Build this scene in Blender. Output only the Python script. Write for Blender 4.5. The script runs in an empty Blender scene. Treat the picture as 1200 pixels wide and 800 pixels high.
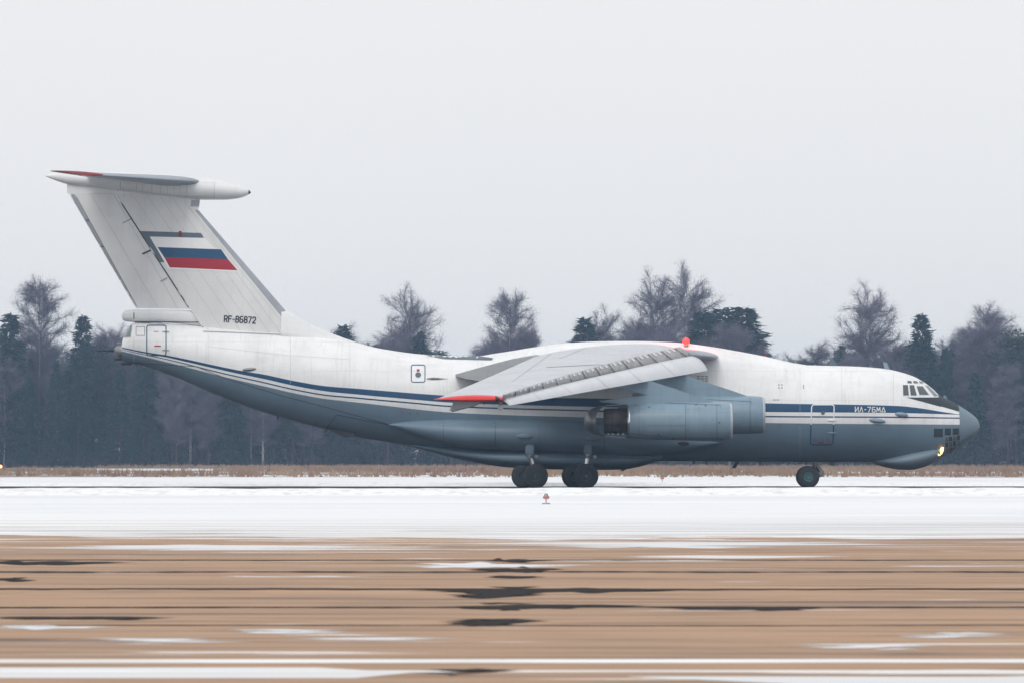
import bpy, bmesh, math, random
import numpy as np
from mathutils import Vector, Matrix
from mathutils.bvhtree import BVHTree

random.seed(7); RNG = np.random.default_rng(11)
S = bpy.context.scene; COL = S.collection
# ------------------------------------------------------------------ camera
F = 5500.0; CAMY = -250.0; CAMH = 1.7; PITCH = math.atan(134/F)
cd = bpy.data.cameras.new('camera'); cam = bpy.data.objects.new('camera', cd); COL.objects.link(cam)
cam.location = (0, CAMY, CAMH); cam.rotation_euler = (math.radians(90)+PITCH, 0, 0)
cd.sensor_width = 36; cd.lens = 36*F/1200; cd.clip_start = 1; cd.clip_end = 6000
cd.dof.use_dof = True; cd.dof.focus_distance = 246; cd.dof.aperture_fstop = 5.6
S.camera = cam
# ------------------------------------------------------------------ overcast sky
SUN_EL, SUN_AZ = math.radians(44), math.radians(196)     # azimuth clockwise from +Y
w = bpy.data.worlds.new('World'); S.world = w; w.use_nodes = True
nt = w.node_tree; nt.nodes.clear()
out = nt.nodes.new('ShaderNodeOutputWorld'); bg = nt.nodes.new('ShaderNodeBackground')
sky = nt.nodes.new('ShaderNodeTexSky'); sky.sky_type = 'NISHITA'; sky.sun_disc = False
sky.sun_elevation = SUN_EL; sky.sun_rotation = SUN_AZ; sky.dust_density = 6; sky.air_density = 1.0
hs = nt.nodes.new('ShaderNodeHueSaturation'); hs.inputs['Saturation'].default_value = .12
tc = nt.nodes.new('ShaderNodeTexCoord'); sp = nt.nodes.new('ShaderNodeSeparateXYZ')
mr = nt.nodes.new('ShaderNodeMapRange'); mr.inputs['From Min'].default_value = 0; mr.inputs['From Max'].default_value = 1
mr.inputs['To Min'].default_value = 9.6; mr.inputs['To Max'].default_value = 9.7
cs = nt.nodes.new('ShaderNodeVectorMath'); cs.operation = 'SCALE'; cs.inputs[0].default_value = (.985, .99, 1.005)
cn = nt.nodes.new('ShaderNodeTexNoise'); cn.inputs['Scale'].default_value = 2.2; cn.inputs['Detail'].default_value = 3
cm = nt.nodes.new('ShaderNodeMapRange'); cm.inputs['To Min'].default_value = .93; cm.inputs['To Max'].default_value = 1.07
mu = nt.nodes.new('ShaderNodeMath'); mu.operation = 'MULTIPLY'
mx = nt.nodes.new('ShaderNodeMix'); mx.data_type = 'RGBA'; mx.inputs[0].default_value = .88
L = nt.links
L.new(tc.outputs['Generated'], sp.inputs[0]); L.new(sp.outputs['Z'], mr.inputs['Value'])
L.new(tc.outputs['Generated'], cn.inputs['Vector']); L.new(cn.outputs['Fac'], cm.inputs['Value'])
L.new(mr.outputs[0], mu.inputs[0]); L.new(cm.outputs[0], mu.inputs[1])
L.new(mu.outputs[0], cs.inputs['Scale']); L.new(sky.outputs[0], hs.inputs['Color'])
L.new(hs.outputs[0], mx.inputs[6]); L.new(cs.outputs[0], mx.inputs[7])
L.new(mx.outputs[2], bg.inputs['Color']); bg.inputs['Strength'].default_value = .1
L.new(bg.outputs[0], out.inputs['Surface'])
sd = bpy.data.lights.new('sun', 'SUN'); sd.energy = 0.9; sd.angle = math.radians(25); sd.color = (1, .97, .93)
so = bpy.data.objects.new('sun', sd); COL.objects.link(so)
sdir = Vector((math.sin(SUN_AZ)*math.cos(SUN_EL), math.cos(SUN_AZ)*math.cos(SUN_EL), math.sin(SUN_EL)))
so.rotation_euler = sdir.to_track_quat('Z', 'Y').to_euler(); so.location = (0, -60, 80)
vs = S.view_settings; vs.view_transform = 'Standard'; vs.look = 'None'; vs.exposure = 0.07; vs.gamma = 1
S.cycles.use_denoising = True; S.cycles.max_bounces = 5; S.cycles.volume_bounces = 0
S.cycles.transparent_max_bounces = 8

# ------------------------------------------------------------------ helpers
CAMP = Vector((0, CAMY, CAMH)); cp, spi = math.cos(PITCH), math.sin(PITCH)
def ray(px, py):
    x, y = (px-600)/F, (400-py)/F
    return Vector((x, cp - y*spi, spi + y*cp)).normalized()
def P(px, py, Y=0.0):
    """measured point of the photograph at a known depth -> world"""
    d = ray(px, py); t = (Y-CAMY)/d.y
    return CAMP + d*t
def PX(px, Y=0.0): return (px-600)/F*(Y-CAMY)
def PZ(py, Y=0.0): return P(600, py, Y).z

def pchip(xs, ys):
    xs = np.array(xs, float); ys = np.array(ys, float)
    h = np.diff(xs); d = np.diff(ys)/h; m = np.zeros_like(xs)
    for i in range(1, len(xs)-1):
        if d[i-1]*d[i] > 0:
            w1, w2 = 2*h[i]+h[i-1], h[i]+2*h[i-1]
            m[i] = (w1+w2)/(w1/d[i-1]+w2/d[i])
    m[0], m[-1] = d[0], d[-1]
    def f(x):
        x = min(max(x, xs[0]), xs[-1]); i = min(max(int(np.searchsorted(xs, x))-1, 0), len(h)-1)
        t = (x-xs[i])/h[i]
        return float((1+2*t)*(1-t)**2*ys[i] + t*(1-t)**2*h[i]*m[i] + t*t*(3-2*t)*ys[i+1] + t*t*(t-1)*h[i]*m[i+1])
    return f
def prof(pts): return pchip([p[0] for p in pts], [p[1] for p in pts])

def mesh_obj(name, verts, faces, mat, parent=None, smooth=True, angle=None):
    me = bpy.data.meshes.new(name); me.from_pydata([tuple(v) for v in verts], [], faces); me.update()
    if smooth: me.polygons.foreach_set('use_smooth', [True]*len(me.polygons))
    if angle: me.set_sharp_from_angle(angle=math.radians(angle))
    if mat: me.materials.append(mat)
    o = bpy.data.objects.new(name, me); COL.objects.link(o); o.parent = parent
    return o
def bm_obj(name, bm, mat, parent=None, smooth=True, angle=35):
    bmesh.ops.recalc_face_normals(bm, faces=bm.faces)
    me = bpy.data.meshes.new(name); bm.to_mesh(me); bm.free()
    if smooth:
        me.polygons.foreach_set('use_smooth', [True]*len(me.polygons)); me.set_sharp_from_angle(angle=math.radians(angle))
    if mat: me.materials.append(mat)
    o = bpy.data.objects.new(name, me); COL.objects.link(o); o.parent = parent
    return o
def tag(o, label=None, cat=None, group=None, kind=None):
    if label: o['label'] = label
    if cat: o['category'] = cat
    if group: o['group'] = group
    if kind: o['kind'] = kind
    return o
def empty(name, loc=(0, 0, 0)):
    o = bpy.data.objects.new(name, None); COL.objects.link(o); o.location = loc; o.empty_display_size = .5
    return o
def loft(rings, closed=True, caps=True):
    n = len(rings[0]); V = [v for r in rings for v in r]; Fc = []
    for i in range(len(rings)-1):
        for j in range(n if closed else n-1):
            k = (j+1) % n
            Fc.append((i*n+j, i*n+k, (i+1)*n+k, (i+1)*n+j))
    if caps and closed:
        Fc.append(tuple(range(n-1, -1, -1))); Fc.append(tuple((len(rings)-1)*n+j for j in range(n)))
    return V, Fc
def bvh_of(*objs):
    V, Fc = [], []
    for o in objs:
        b = len(V); mw = o.matrix_basis
        V += [mw @ v.co for v in o.data.vertices]; Fc += [tuple(b+i for i in p.vertices) for p in o.data.polygons]
    return BVHTree.FromPolygons(V, Fc)
def decal(name, polys, mat, parent, bvh, off=.012, step=5.0, tris=None, mirror=False):
    """flat shape given in photo coordinates, laid on the real surface it is painted on"""
    bm = bmesh.new()
    if tris:
        vs_ = [bm.verts.new((x, y, 0)) for x, y in tris[0]]
        for f in tris[1]:
            try: bm.faces.new([vs_[i] for i in f])
            except ValueError: pass
    else:
        for p in polys:
            bm.faces.new([bm.verts.new((x, y, 0)) for x, y in p])
    bmesh.ops.triangulate(bm, faces=bm.faces)
    for _ in range(6):
        es = [e for e in bm.edges if e.calc_length() > step]
        if not es: break
        bmesh.ops.subdivide_edges(bm, edges=es, cuts=1)
        bmesh.ops.triangulate(bm, faces=[f for f in bm.faces if len(f.verts) > 3])
    dead = []
    for v in bm.verts:
        d = ray(v.co.x, v.co.y); loc, nor, i, dist = bvh.ray_cast(CAMP, d)
        if loc is None: dead.append(v); continue
        if nor.dot(d) > 0: nor = -nor
        v.co = loc + nor*off
    bmesh.ops.delete(bm, geom=dead, context='VERTS')
    for f in bm.faces:
        if f.normal.dot(f.calc_center_median()-CAMP) > 0: f.normal_flip()
    me = bpy.data.meshes.new(name); bm.to_mesh(me); bm.free()
    me.polygons.foreach_set('use_smooth', [True]*len(me.polygons)); me.materials.append(mat)
    o = bpy.data.objects.new(name, me); COL.objects.link(o); o.parent = parent
    return o
def strip(pts, wd, closed=False):
    """polyline in photo coordinates -> quads of width wd"""
    q = []; n = len(pts); P2 = [Vector(p) for p in pts]; L_, R_ = [], []
    for i in range(n):
        a = P2[i-1] if (i > 0 or closed) else P2[i]; b = P2[(i+1) % n] if (i < n-1 or closed) else P2[i]
        t = (b-a).normalized(); nn = Vector((-t.y, t.x))*wd/2
        L_.append(P2[i]+nn); R_.append(P2[i]-nn)
    for i in range(n if closed else n-1):
        k = (i+1) % n; q.append([tuple(L_[i]), tuple(L_[k]), tuple(R_[k]), tuple(R_[i])])
    return q
def rrect(x0, y0, x1, y1, r, sl=0.0, n=4):
    pts = []
    for cx, cy, a0 in ((x1-r, y0+r, -90), (x1-r, y1-r, 0), (x0+r, y1-r, 90), (x0+r, y0+r, 180)):
        for k in range(n+1):
            a = math.radians(a0+90*k/n); X, Y = cx+r*math.cos(a), cy+r*math.sin(a)
            pts.append((X + sl*(Y-y0), Y))
    return pts
def prism(name, pts, Y0, Y1, mat, parent, bevel=0.0):
    """side outline (world x,z) given real thickness between Y0 and Y1"""
    bm = bmesh.new()
    a = [bm.verts.new((x, Y0, z)) for x, z in pts]; b = [bm.verts.new((x, Y1, z)) for x, z in pts]
    n = len(pts); bm.faces.new(a); bm.faces.new(b[::-1])
    for i in range(n): bm.faces.new((a[i], b[i], b[(i+1) % n], a[(i+1) % n]))
    if bevel: bmesh.ops.bevel(bm, geom=[e for e in bm.edges], offset=bevel, segments=2, affect='EDGES', clamp_overlap=True)
    return bm_obj(name, bm, mat, parent)
def cyl_bm(bm, p0, p1, r0, r1=None, n=16):
    p0, p1 = Vector(p0), Vector(p1); r1 = r0 if r1 is None else r1
    ax = (p1-p0).normalized(); u = ax.orthogonal().normalized(); v = ax.cross(u)
    A = [bm.verts.new(p0+(u*math.cos(t)+v*math.sin(t))*r0) for t in [2*math.pi*k/n for k in range(n)]]
    B = [bm.verts.new(p1+(u*math.cos(t)+v*math.sin(t))*r1) for t in [2*math.pi*k/n for k in range(n)]]
    for i in range(n): bm.faces.new((A[i], A[(i+1) % n], B[(i+1) % n], B[i]))
    bm.faces.new(A[::-1]); bm.faces.new(B)
def box_bm(bm, c, s, rot=None, bev=0):
    m = Matrix.Translation(c) @ (rot.to_4x4() if rot else Matrix()) @ Matrix.Diagonal((s[0], s[1], s[2], 1))
    r = bmesh.ops.create_cube(bm, size=1, matrix=m)
    if bev:
        es = list({e for v in r['verts'] for e in v.link_edges})
        bmesh.ops.bevel(bm, geom=es, offset=bev, segments=2, affect='EDGES')
def revolve(prof_, axis='X', n=48, c=(0, 0, 0), a0=0, a1=360, closed_profile=False):
    """profile [(along, radius)] turned round an axis"""
    full = abs(a1-a0) >= 360; m = n if full else n+1; V = []; Fc = []
    for s, r in prof_:
        for k in range(m):
            a = math.radians(a0+(a1-a0)*k/n)
            if axis == 'X': V.append((c[0]+s, c[1]+r*math.cos(a), c[2]+r*math.sin(a)))
            else: V.append((c[0]+r*math.cos(a), c[1]+s, c[2]+r*math.sin(a)))
    rows = len(prof_)
    for i in range(rows if closed_profile else rows-1):
        i2 = (i+1) % rows
        for k in range(m if full else m-1):
            k2 = (k+1) % m
            Fc.append((i*m+k, i*m+k2, i2*m+k2, i2*m+k))
    return V, Fc
def fixnormals(o):
    bm = bmesh.new(); bm.from_mesh(o.data); bmesh.ops.recalc_face_normals(bm, faces=bm.faces); bm.to_mesh(o.data); bm.free(); return o
def ellipsoid(name, c, s, mat, parent, rot=None):
    bm = bmesh.new(); bmesh.ops.create_uvsphere(bm, u_segments=24, v_segments=14, radius=1,
        matrix=Matrix.Translation(c) @ (rot.to_4x4() if rot else Matrix()) @ Matrix.Diagonal((s[0], s[1], s[2], 1)))
    return bm_obj(name, bm, mat, parent, angle=80)
def mirror(o, name=None):
    c = o.copy(); c.data = o.data.copy(); COL.objects.link(c)
    for v in c.data.vertices: v.co.y = -v.co.y
    c.data.flip_normals(); return c
def copy_tree(o, parent=None):
    c = o.copy(); COL.objects.link(c); c.parent = parent
    for ch in list(o.children): copy_tree(ch, c)
    return c
def mirror_tree(o, parent):
    c = mirror(o); c.parent = parent
    for ch in list(o.children): mirror_tree(ch, c)
    return c

# ------------------------------------------------------------------ materials
class N:
    def __init__(s, name):
        s.m = bpy.data.materials.new(name); s.m.use_nodes = True; s.t = s.m.node_tree
        s.b = s.t.nodes['Principled BSDF']; s.out = s.t.nodes['Material Output']
    def n(s, typ, **kw):
        x = s.t.nodes.new('ShaderNode'+typ)
        for k, v in kw.items(): setattr(x, k, v)
        return x
    def put(s, sock, v):
        if hasattr(v, 'is_linked') or isinstance(v, bpy.types.NodeSocket): s.t.links.new(v, sock)
        else: sock.default_value = v
    def math(s, op, a, b=0.0, c=None):
        x = s.n('Math', operation=op); s.put(x.inputs[0], a); s.put(x.inputs[1], b)
        if c is not None: s.put(x.inputs[2], c)
        return x.outputs[0]
    def mix(s, f, a, b):
        x = s.n('Mix', data_type='RGBA'); s.put(x.inputs[0], f); s.put(x.inputs[6], a); s.put(x.inputs[7], b); return x.outputs[2]
    def pos(s, scale=(1, 1, 1), obj=True):
        t = s.n('TexCoord'); m = s.n('Mapping'); m.inputs['Scale'].default_value = scale
        s.t.links.new(t.outputs['Object'], m.inputs['Vector']); return m.outputs[0]
    def noise(s, scale, vec=None, detail=3, rough=.5, dist=0):
        x = s.n('TexNoise'); x.inputs['Scale'].default_value = scale; x.inputs['Detail'].default_value = detail
        x.inputs['Roughness'].default_value = rough; x.inputs['Distortion'].default_value = dist
        s.put(x.inputs['Vector'], vec if vec is not None else s.pos()); return x.outputs['Fac']
    def rng(s, v, a, b, c=0.0, d=1.0, smooth=False):
        x = s.n('MapRange', interpolation_type='SMOOTHSTEP' if smooth else 'LINEAR'); s.put(x.inputs['Value'], v)
        for k, q in zip(('From Min', 'From Max', 'To Min', 'To Max'), (a, b, c, d)): x.inputs[k].default_value = q
        return x.outputs[0]
    def bump(s, h, strength=.2, dist=.02):
        x = s.n('Bump'); x.inputs['Strength'].default_value = strength; x.inputs['Distance'].default_value = dist
        s.put(x.inputs['Height'], h); s.t.links.new(x.outputs[0], s.b.inputs['Normal'])
    def set(s, **kw):
        for k, v in kw.items(): s.put(s.b.inputs[k.replace('_', ' ')], v)
def rgb(*c): return (c[0], c[1], c[2], 1)

def paint(name, col, rough=.42, metal=0.0, dirt=.12, panels=None, mortar=.012, dirtcol=(.10, .10, .105), attr=None, linek=.27):
    """aircraft paint: slight streaky dirt, fine panel joints"""
    k = N(name)
    base = rgb(*col)
    if attr:
        white, blue, grey = attr
        def a(nm):
            x = k.n('Attribute', attribute_name=nm); return x.outputs['Fac']
        g = [k.math('GREATER_THAN', a('z%d' % i), 0.0) for i in range(5)]   # 1 = above the line
        band1 = k.math('SUBTRACT', g[1], g[0]); band2 = k.math('SUBTRACT', g[3], g[2])
        isblue = k.math('MAXIMUM', band1, band2)
        c1 = k.mix(g[4], grey, white)
        base = k.mix(isblue, c1, blue)
    streak = k.noise(1.0, k.pos((.5, 3, 2.2)), 5, .62); blot = k.noise(.35, k.pos(), 4, .6)
    f = k.math('MULTIPLY', k.rng(streak, .45, .75), k.rng(blot, .35, .7)); f = k.math('MULTIPLY', f, dirt*2)
    c = k.mix(f, base, rgb(*dirtcol))
    drip = k.noise(1.0, k.pos((4.5, 1, .5)), 4, .65)
    c = k.mix(k.math('MULTIPLY', k.rng(drip, .52, .78), dirt*1.6), c, rgb(*dirtcol))
    tone = k.noise(.6, k.pos((1, 1, .4)), 2)
    hv = k.n('HueSaturation'); k.put(hv.inputs['Value'], k.rng(tone, .3, .7, .94, 1.05)); k.put(hv.inputs['Color'], c); c = hv.outputs[0]
    if panels:
        pw, ph = panels
        t = k.n('TexCoord'); sx = k.n('SeparateXYZ'); k.t.links.new(t.outputs['Object'], sx.inputs[0])
        cx = k.n('CombineXYZ'); k.t.links.new(sx.outputs['X'], cx.inputs['X']); k.t.links.new(sx.outputs['Z'], cx.inputs['Y'])
        br = k.n('TexBrick', offset=.5, squash=1.0); k.t.links.new(cx.outputs[0], br.inputs['Vector'])
        br.inputs['Scale'].default_value = 1; br.inputs['Brick Width'].default_value = pw; br.inputs['Row Height'].default_value = ph
        br.inputs['Mortar Size'].default_value = mortar; br.inputs['Mortar Smooth'].default_value = .3
        br.inputs['Color1'].default_value = br.inputs['Color2'].default_value = (0, 0, 0, 1); br.inputs['Mortar'].default_value = (1, 1, 1, 1)
        fade = k.rng(k.noise(.5, k.pos(), 2), .35, .65, .25, 1)
        k.bump(k.math('ADD', k.math('MULTIPLY', br.outputs['Fac'], -.6), k.math('MULTIPLY', k.noise(1.1, k.pos((.8, 1, 1.4)), 2), .9)), .35, .02)
        c = k.mix(k.math('MULTIPLY', k.math('MULTIPLY', br.outputs['Fac'], fade), linek), c, rgb(.06, .065, .07))
    k.set(Base_Color=c, Roughness=k.rng(blot, .3, .7, rough-.06, rough+.1), Metallic=metal)
    k.b.inputs['Specular IOR Level'].default_value = .4
    return k.m
WHITE, BLUE, GREY = rgb(.82, .825, .83), rgb(.004, .062, .155), rgb(.150, .222, .288)
M = {}
M['fus'] = paint('fuselage_paint', (1, 1, 1), .40, panels=(3.6, 1.55), attr=(WHITE, BLUE, GREY), dirt=.10, mortar=.010)
M['white'] = paint('white_paint', (.74, .75, .755), .42, panels=(2.1, .9), mortar=.009, dirt=.07)
M['fin'] = paint('fin_paint', (.70, .705, .70), .5, dirt=.07)
M['rudder'] = paint('rudder_paint', (.72, .725, .72), .5, dirt=.06)
M['greyb'] = paint('blue_grey_paint', GREY[:3], .42, panels=(2.4, 1.1), mortar=.009, dirt=.12)
M['nac'] = paint('nacelle_paint', (.215, .305, .38), .34, panels=(1.9, 1.3), mortar=.010, dirt=.17, linek=.45)
M['radome'] = paint('radome_paint', (.18, .24, .29), .45, dirt=.05)
M['wingtop'] = paint('wing_paint', (.55, .57, .60), .40, dirt=.14, dirtcol=(.22, .20, .22))
M['slat'] = paint('slat_paint', (.68, .70, .73), .38, dirt=.06)
M['flap'] = paint('flap_paint', (.42, .44, .45), .45, panels=(1.3, .8), dirt=.1)
M['deice'] = paint('deicing_metal', (.27, .31, .36), .35, metal=.25, dirt=.12)
M['leading'] = paint('leading_edge_paint', (.33, .35, .39), .42, dirt=.12)
M['bay'] = paint('slat_bay_metal', (.42, .42, .43), .45, dirt=.3, dirtcol=(.12, .09, .07))
M['chrome'] = paint('polished_metal', (.75, .77, .8), .18, metal=.9, dirt=.05)
M['bare'] = paint('dull_metal', (.30, .30, .31), .38, metal=.7, dirt=.25)
M['burnt'] = paint('burnt_metal', (.05, .043, .042), .42, metal=.6, dirt=.5, dirtcol=(.16, .12, .10))
M['black'] = paint('black_paint', (.014, .016, .02), .5, dirt=.1)
M['antiglare'] = paint('antiglare_paint', (.030, .040, .048), .6, dirt=.05)
M['blue'] = paint('blue_paint', BLUE[:3], .42, dirt=.03)
M['redflag'] = paint('red_flag_paint', (.36, .006, .022), .45, dirt=.03)
M['redtip'] = paint('red_tip_paint', (.72, .022, .02), .4, dirt=.05)
M['maroon'] = paint('dull_red_paint', (.22, .012, .012), .45, dirt=.12)
M['puretext'] = paint('white_lettering', (.82, .82, .82), .4, dirt=.02)
M['darktext'] = paint('navy_lettering', (.008, .014, .035), .45, dirt=.02)
M['line'] = paint('panel_gap', (.36, .36, .36), .6, dirt=.02)
M['linedk'] = paint('dark_panel_gap', (.045, .05, .055), .6, dirt=.02)
M['line2'] = paint('faint_panel_gap', (.52, .52, .52), .6, dirt=.02)
M['ribgrey'] = paint('shadow_gap', (.12, .12, .125), .6, dirt=.02)
M['stripgrey'] = paint('grey_blue_paint', (.10, .14, .175), .5, dirt=.1)
def glass(name, col, rough=.08):
    k = N(name); k.set(Base_Color=rgb(*col), Roughness=rough, Metallic=0.0)
    k.b.inputs['Specular IOR Level'].default_value = .9; k.b.inputs['Coat Weight'].default_value = .5
    k.bump(k.noise(1.2), .05, .05)
    return k.m
M['glass'] = glass('cockpit_glass', (.035, .05, .065))
M['glasslt'] = glass('pale_glass', (.10, .16, .17))
k = N('tyre_rubber'); k.set(Base_Color=k.mix(k.noise(6), rgb(.012, .013, .015), rgb(.035, .038, .042)), Roughness=.75); M['tyre'] = k.m
k = N('wheel_green'); k.set(Base_Color=k.mix(k.noise(9), rgb(.03, .10, .105), rgb(.06, .16, .16)), Roughness=.5); M['hub'] = k.m
k = N('wheel_dark'); k.set(Base_Color=k.mix(k.noise(9), rgb(.018, .035, .04), rgb(.035, .06, .065)), Roughness=.5); M['hubdk'] = k.m
def emit(name, col, st):
    k = N(name); k.b.inputs['Emission Color'].default_value = rgb(*col); k.b.inputs['Emission Strength'].default_value = st
    k.set(Base_Color=rgb(*col)); return k.m
M['beacon'] = emit('beacon_lamp', (1, .012, .010), 9)
M['landing'] = emit('landing_lamp', (1, .42, .11), 7)

# ------------------------------------------------------------------ ground
def plane_sheet(name, x0, x1, y0, y1, z, mat, nx=1, ny=1, jag=None):
    V, Fc = [], []
    for j in range(ny+1):
        for i in range(nx+1):
            x = x0+(x1-x0)*i/nx; y = y0+(y1-y0)*j/ny
            if jag and j == ny: y += jag(x)
            V.append((x, y, z))
    for j in range(ny):
        for i in range(nx):
            a = j*(nx+1)+i; Fc.append((a, a+1, a+nx+2, a+nx+1))
    return tag(mesh_obj(name, V, Fc, mat, smooth=False), kind='structure')
k = N('snow_ground')
t = k.n('TexCoord'); sx = k.n('SeparateXYZ'); k.t.links.new(t.outputs['Object'], sx.inputs[0]); gy = sx.outputs['Y']
n1 = k.noise(.045, k.pos((.35, 1, 1)), 5, .6); n2 = k.noise(.5, k.pos((.4, 1, 1)), 5, .6); n3 = k.noise(3.0, k.pos(), 4, .6)
snow = k.mix(k.rng(n1, .35, .7), rgb(.74, .76, .79), rgb(.90, .905, .91))
ruts = k.noise(1.0, k.pos((.015, .55, 1)), 4, .6); ruts2 = k.noise(1.0, k.pos((.05, .9, 1)), 5, .65)
snow = k.mix(k.math('MULTIPLY', k.rng(n2, .56, .72), .25), snow, rgb(.55, .53, .52))
snow = k.mix(k.math('MULTIPLY', k.rng(ruts, .55, .66), .30), snow, rgb(.52, .51, .52))
nearv = k.rng(gy, -115, -140)
snow = k.mix(k.math('MULTIPLY', k.math('MULTIPLY', k.rng(ruts2, .44, .60), nearv), .8), snow, rgb(.46, .43, .41))
grass = k.mix(n3, rgb(.16, .105, .075), rgb(.30, .215, .16))
far = k.rng(k.math('ADD', gy, k.math('MULTIPLY', k.math('SUBTRACT', n1, .5), 160.0)), 118, 138)        # open meadow beyond the runway
patch = k.rng(k.noise(.012, k.pos((.8, .9, 1)), 4, .55), .44, .56)
far = k.math('MULTIPLY', far, k.math('SUBTRACT', 1.0, k.math('MULTIPLY', patch, .85)))
verge = k.math('MULTIPLY', k.rng(gy, -128, -147), k.rng(n2, .5, .66)); verge = k.math('MULTIPLY', verge, k.rng(n1, .45, .6)) # snow thin beside the taxiway
verge = k.math('MULTIPLY', verge, .6)
f = k.math('MAXIMUM', far, verge)
k.set(Base_Color=k.mix(f, snow, grass), Roughness=.8); k.bump(k.math('ADD', k.math('ADD', n2, k.math('MULTIPLY', n3, .3)), ruts2), .8, .2)
M['snow'] = k.m
ground = plane_sheet('ground', -1400, 1400, -255, 1400, 0.0, M['snow'])

k = N('taxiway_surface')
v = k.pos((.22, 1, 1))
n1 = k.noise(.55, v, 5, .6, .4); n2 = k.noise(.16, v, 4, .55); n3 = k.noise(14, k.pos(), 3); n4 = k.noise(1.5, v, 3, .5); n5 = k.noise(.9, k.pos((.18, 1, 1)), 3, .5, .8)
base = k.mix(k.rng(n2, .3, .7), rgb(.38, .235, .148), rgb(.56, .365, .235))
base = k.mix(k.math('MULTIPLY', k.rng(n4, .48, .70), .6), base, rgb(.16, .115, .085))
wet = k.noise(.8, k.pos((.10, 1, 1)), 4, .6, .6)
base = k.mix(k.math('MULTIPLY', k.rng(wet, .60, .68), .75), base, rgb(.045, .038, .034))
fine = k.noise(1.0, k.pos((.5, 6, 1)), 5, .7)
base = k.mix(k.math('MULTIPLY', k.rng(fine, .50, .72), .45), base, rgb(.17, .125, .095))
grit = k.noise(45, k.pos(), 2)
base = k.mix(k.math('MULTIPLY', k.rng(grit, .5, .8), .35), base, rgb(.09, .07, .055))
base = k.mix(k.math('MULTIPLY', n3, .18), base, rgb(.16, .12, .09))
t = k.n('TexCoord'); sx = k.n('SeparateXYZ'); k.t.links.new(t.outputs['Object'], sx.inputs[0]); gy = sx.outputs['Y']
edge = k.rng(gy, -175, -150, 0, .13)                    # more drifted snow towards the far edge
near = k.rng(gy, -204, -209, 0, .055)                   # and past the seams nearest the viewer
thr = k.math('ADD', n5, k.math('ADD', edge, near))
sn = k.rng(thr, .66, .715, 0, 1, True); sn = k.math('MULTIPLY', sn, k.rng(n3, .3, .6, .65, 1))
k.set(Base_Color=k.mix(sn, base, rgb(.80, .81, .82)), Roughness=k.rng(n2, .3, .7, .55, .8)); k.bump(n3, .25, .01)
k.b.inputs['Specular IOR Level'].default_value = .08
M['taxi'] = k.m
_r = random.Random(3); _ph = [(_r.uniform(.02, 1.4), _r.uniform(0, 6), _r.uniform(.2, 1)) for _ in range(12)]
def wob(x, amp=1.0, seed=0):
    return amp*sum(math.sin(x*f_+p_+seed*1.7)*a_/(1+f_*3) for f_, p_, a_ in _ph)/3
taxi = plane_sheet('taxiway', -420, 420, -254.9, -150, .004, M['taxi'], 1400, 1, jag=lambda x: wob(x, 7)+wob(x*4, 1.5, 3))
k = N('runway_asphalt'); nn = k.noise(.3, k.pos((.2, 1, 1)), 5, .6)
k.set(Base_Color=k.mix(k.rng(nn, .35, .75), rgb(.040, .038, .040), rgb(.10, .085, .08)), Roughness=.9); k.b.inputs['Specular IOR Level'].default_value = .1; M['asph'] = k.m
runway = plane_sheet('runway', -1000, 1000, -42.5, 15, .006, M['asph'], 800, 1, jag=lambda x: wob(x, 3.5, 4))  # unseen near part widened behind the bank to cut light bounced onto belly
# tar sealed joints and painted / iced lines on the taxiway
k = N('tar'); k.set(Base_Color=k.mix(k.noise(5), rgb(.018, .018, .020), rgb(.045, .040, .040)), Roughness=.95); k.b.inputs['Specular IOR Level'].default_value = .05; M['tar'] = k.m
k = N('line_paint'); k.set(Base_Color=k.mix(k.rng(k.noise(1.3, k.pos((.3, 1, 1)), 4), .4, .75), rgb(.86, .86, .86), rgb(.60, .57, .55)), Roughness=.7); M['lpaint'] = k.m
k = N('ice_sheet'); k.set(Base_Color=k.mix(k.noise(1.0, k.pos((.3, 1, 1)), 4), rgb(.62, .62, .64), rgb(.74, .75, .76)), Roughness=.55); M['ice'] = k.m
def GY(py): return CAMH*F/(py-534)+CAMY
def ground_strip(name, py, wfun, mat, z, amp=.25, seed=0, x0=-16, x1=16, slope=0.0):
    n = 700; V, Fc = [], []; yc = GY(py)
    for i in range(n+1):
        x = x0+(x1-x0)*i/n; c = yc+wob(x, amp, seed)+slope*x; a, b = wfun(x)
        V += [(x, c-a, z), (x, c+b, z)]
    for i in range(n): Fc.append((2*i, 2*i+2, 2*i+3, 2*i+1))
    return tag(mesh_obj(name, V, Fc, mat, smooth=False), kind='structure')
def bumpf(x, c, w_): return math.exp(-((x-c)/w_)**2)
def jit(x, s): return .5+.5*math.sin(x*3.1+s)*math.sin(x*1.3+2*s)
def gx(px, py): return (px-600)/F*(CAMH*F/(py-534))
def ragged(x, s): return .55+.45*math.sin(x*2.3+s)*math.sin(x*.9+2*s)+.18*math.sin(x*9.7+s*3)
ground_strip('tar_joint', 656, lambda x: (.35*ragged(x, 1)+.05, .30), M['tar'], .0076, seed=1, x0=-20, x1=20)
ground_strip('tar_joint', 670, lambda x: (.40*ragged(x, 4)+.1, .35*ragged(x, 2)+.1), M['tar'], .0078, seed=2, x0=-20, x1=20)
ground_strip('tar_joint', 690, lambda x: (.30*ragged(x, 3)+.15, .22+.20*ragged(x, 2)), M['tar'], .0080, seed=3, amp=.35)
ground_strip('tar_joint', 711.5, lambda x: (.16*ragged(x, 5)+.1, .12+.14*ragged(x, 7)), M['tar'], .0082, seed=5, amp=.3)
ground_strip('tar_joint', 732.5, lambda x: (.07*ragged(x, 9)+.03, .06+.05*ragged(x, 1)), M['tar'], .0084, seed=7, amp=.2)
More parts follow.
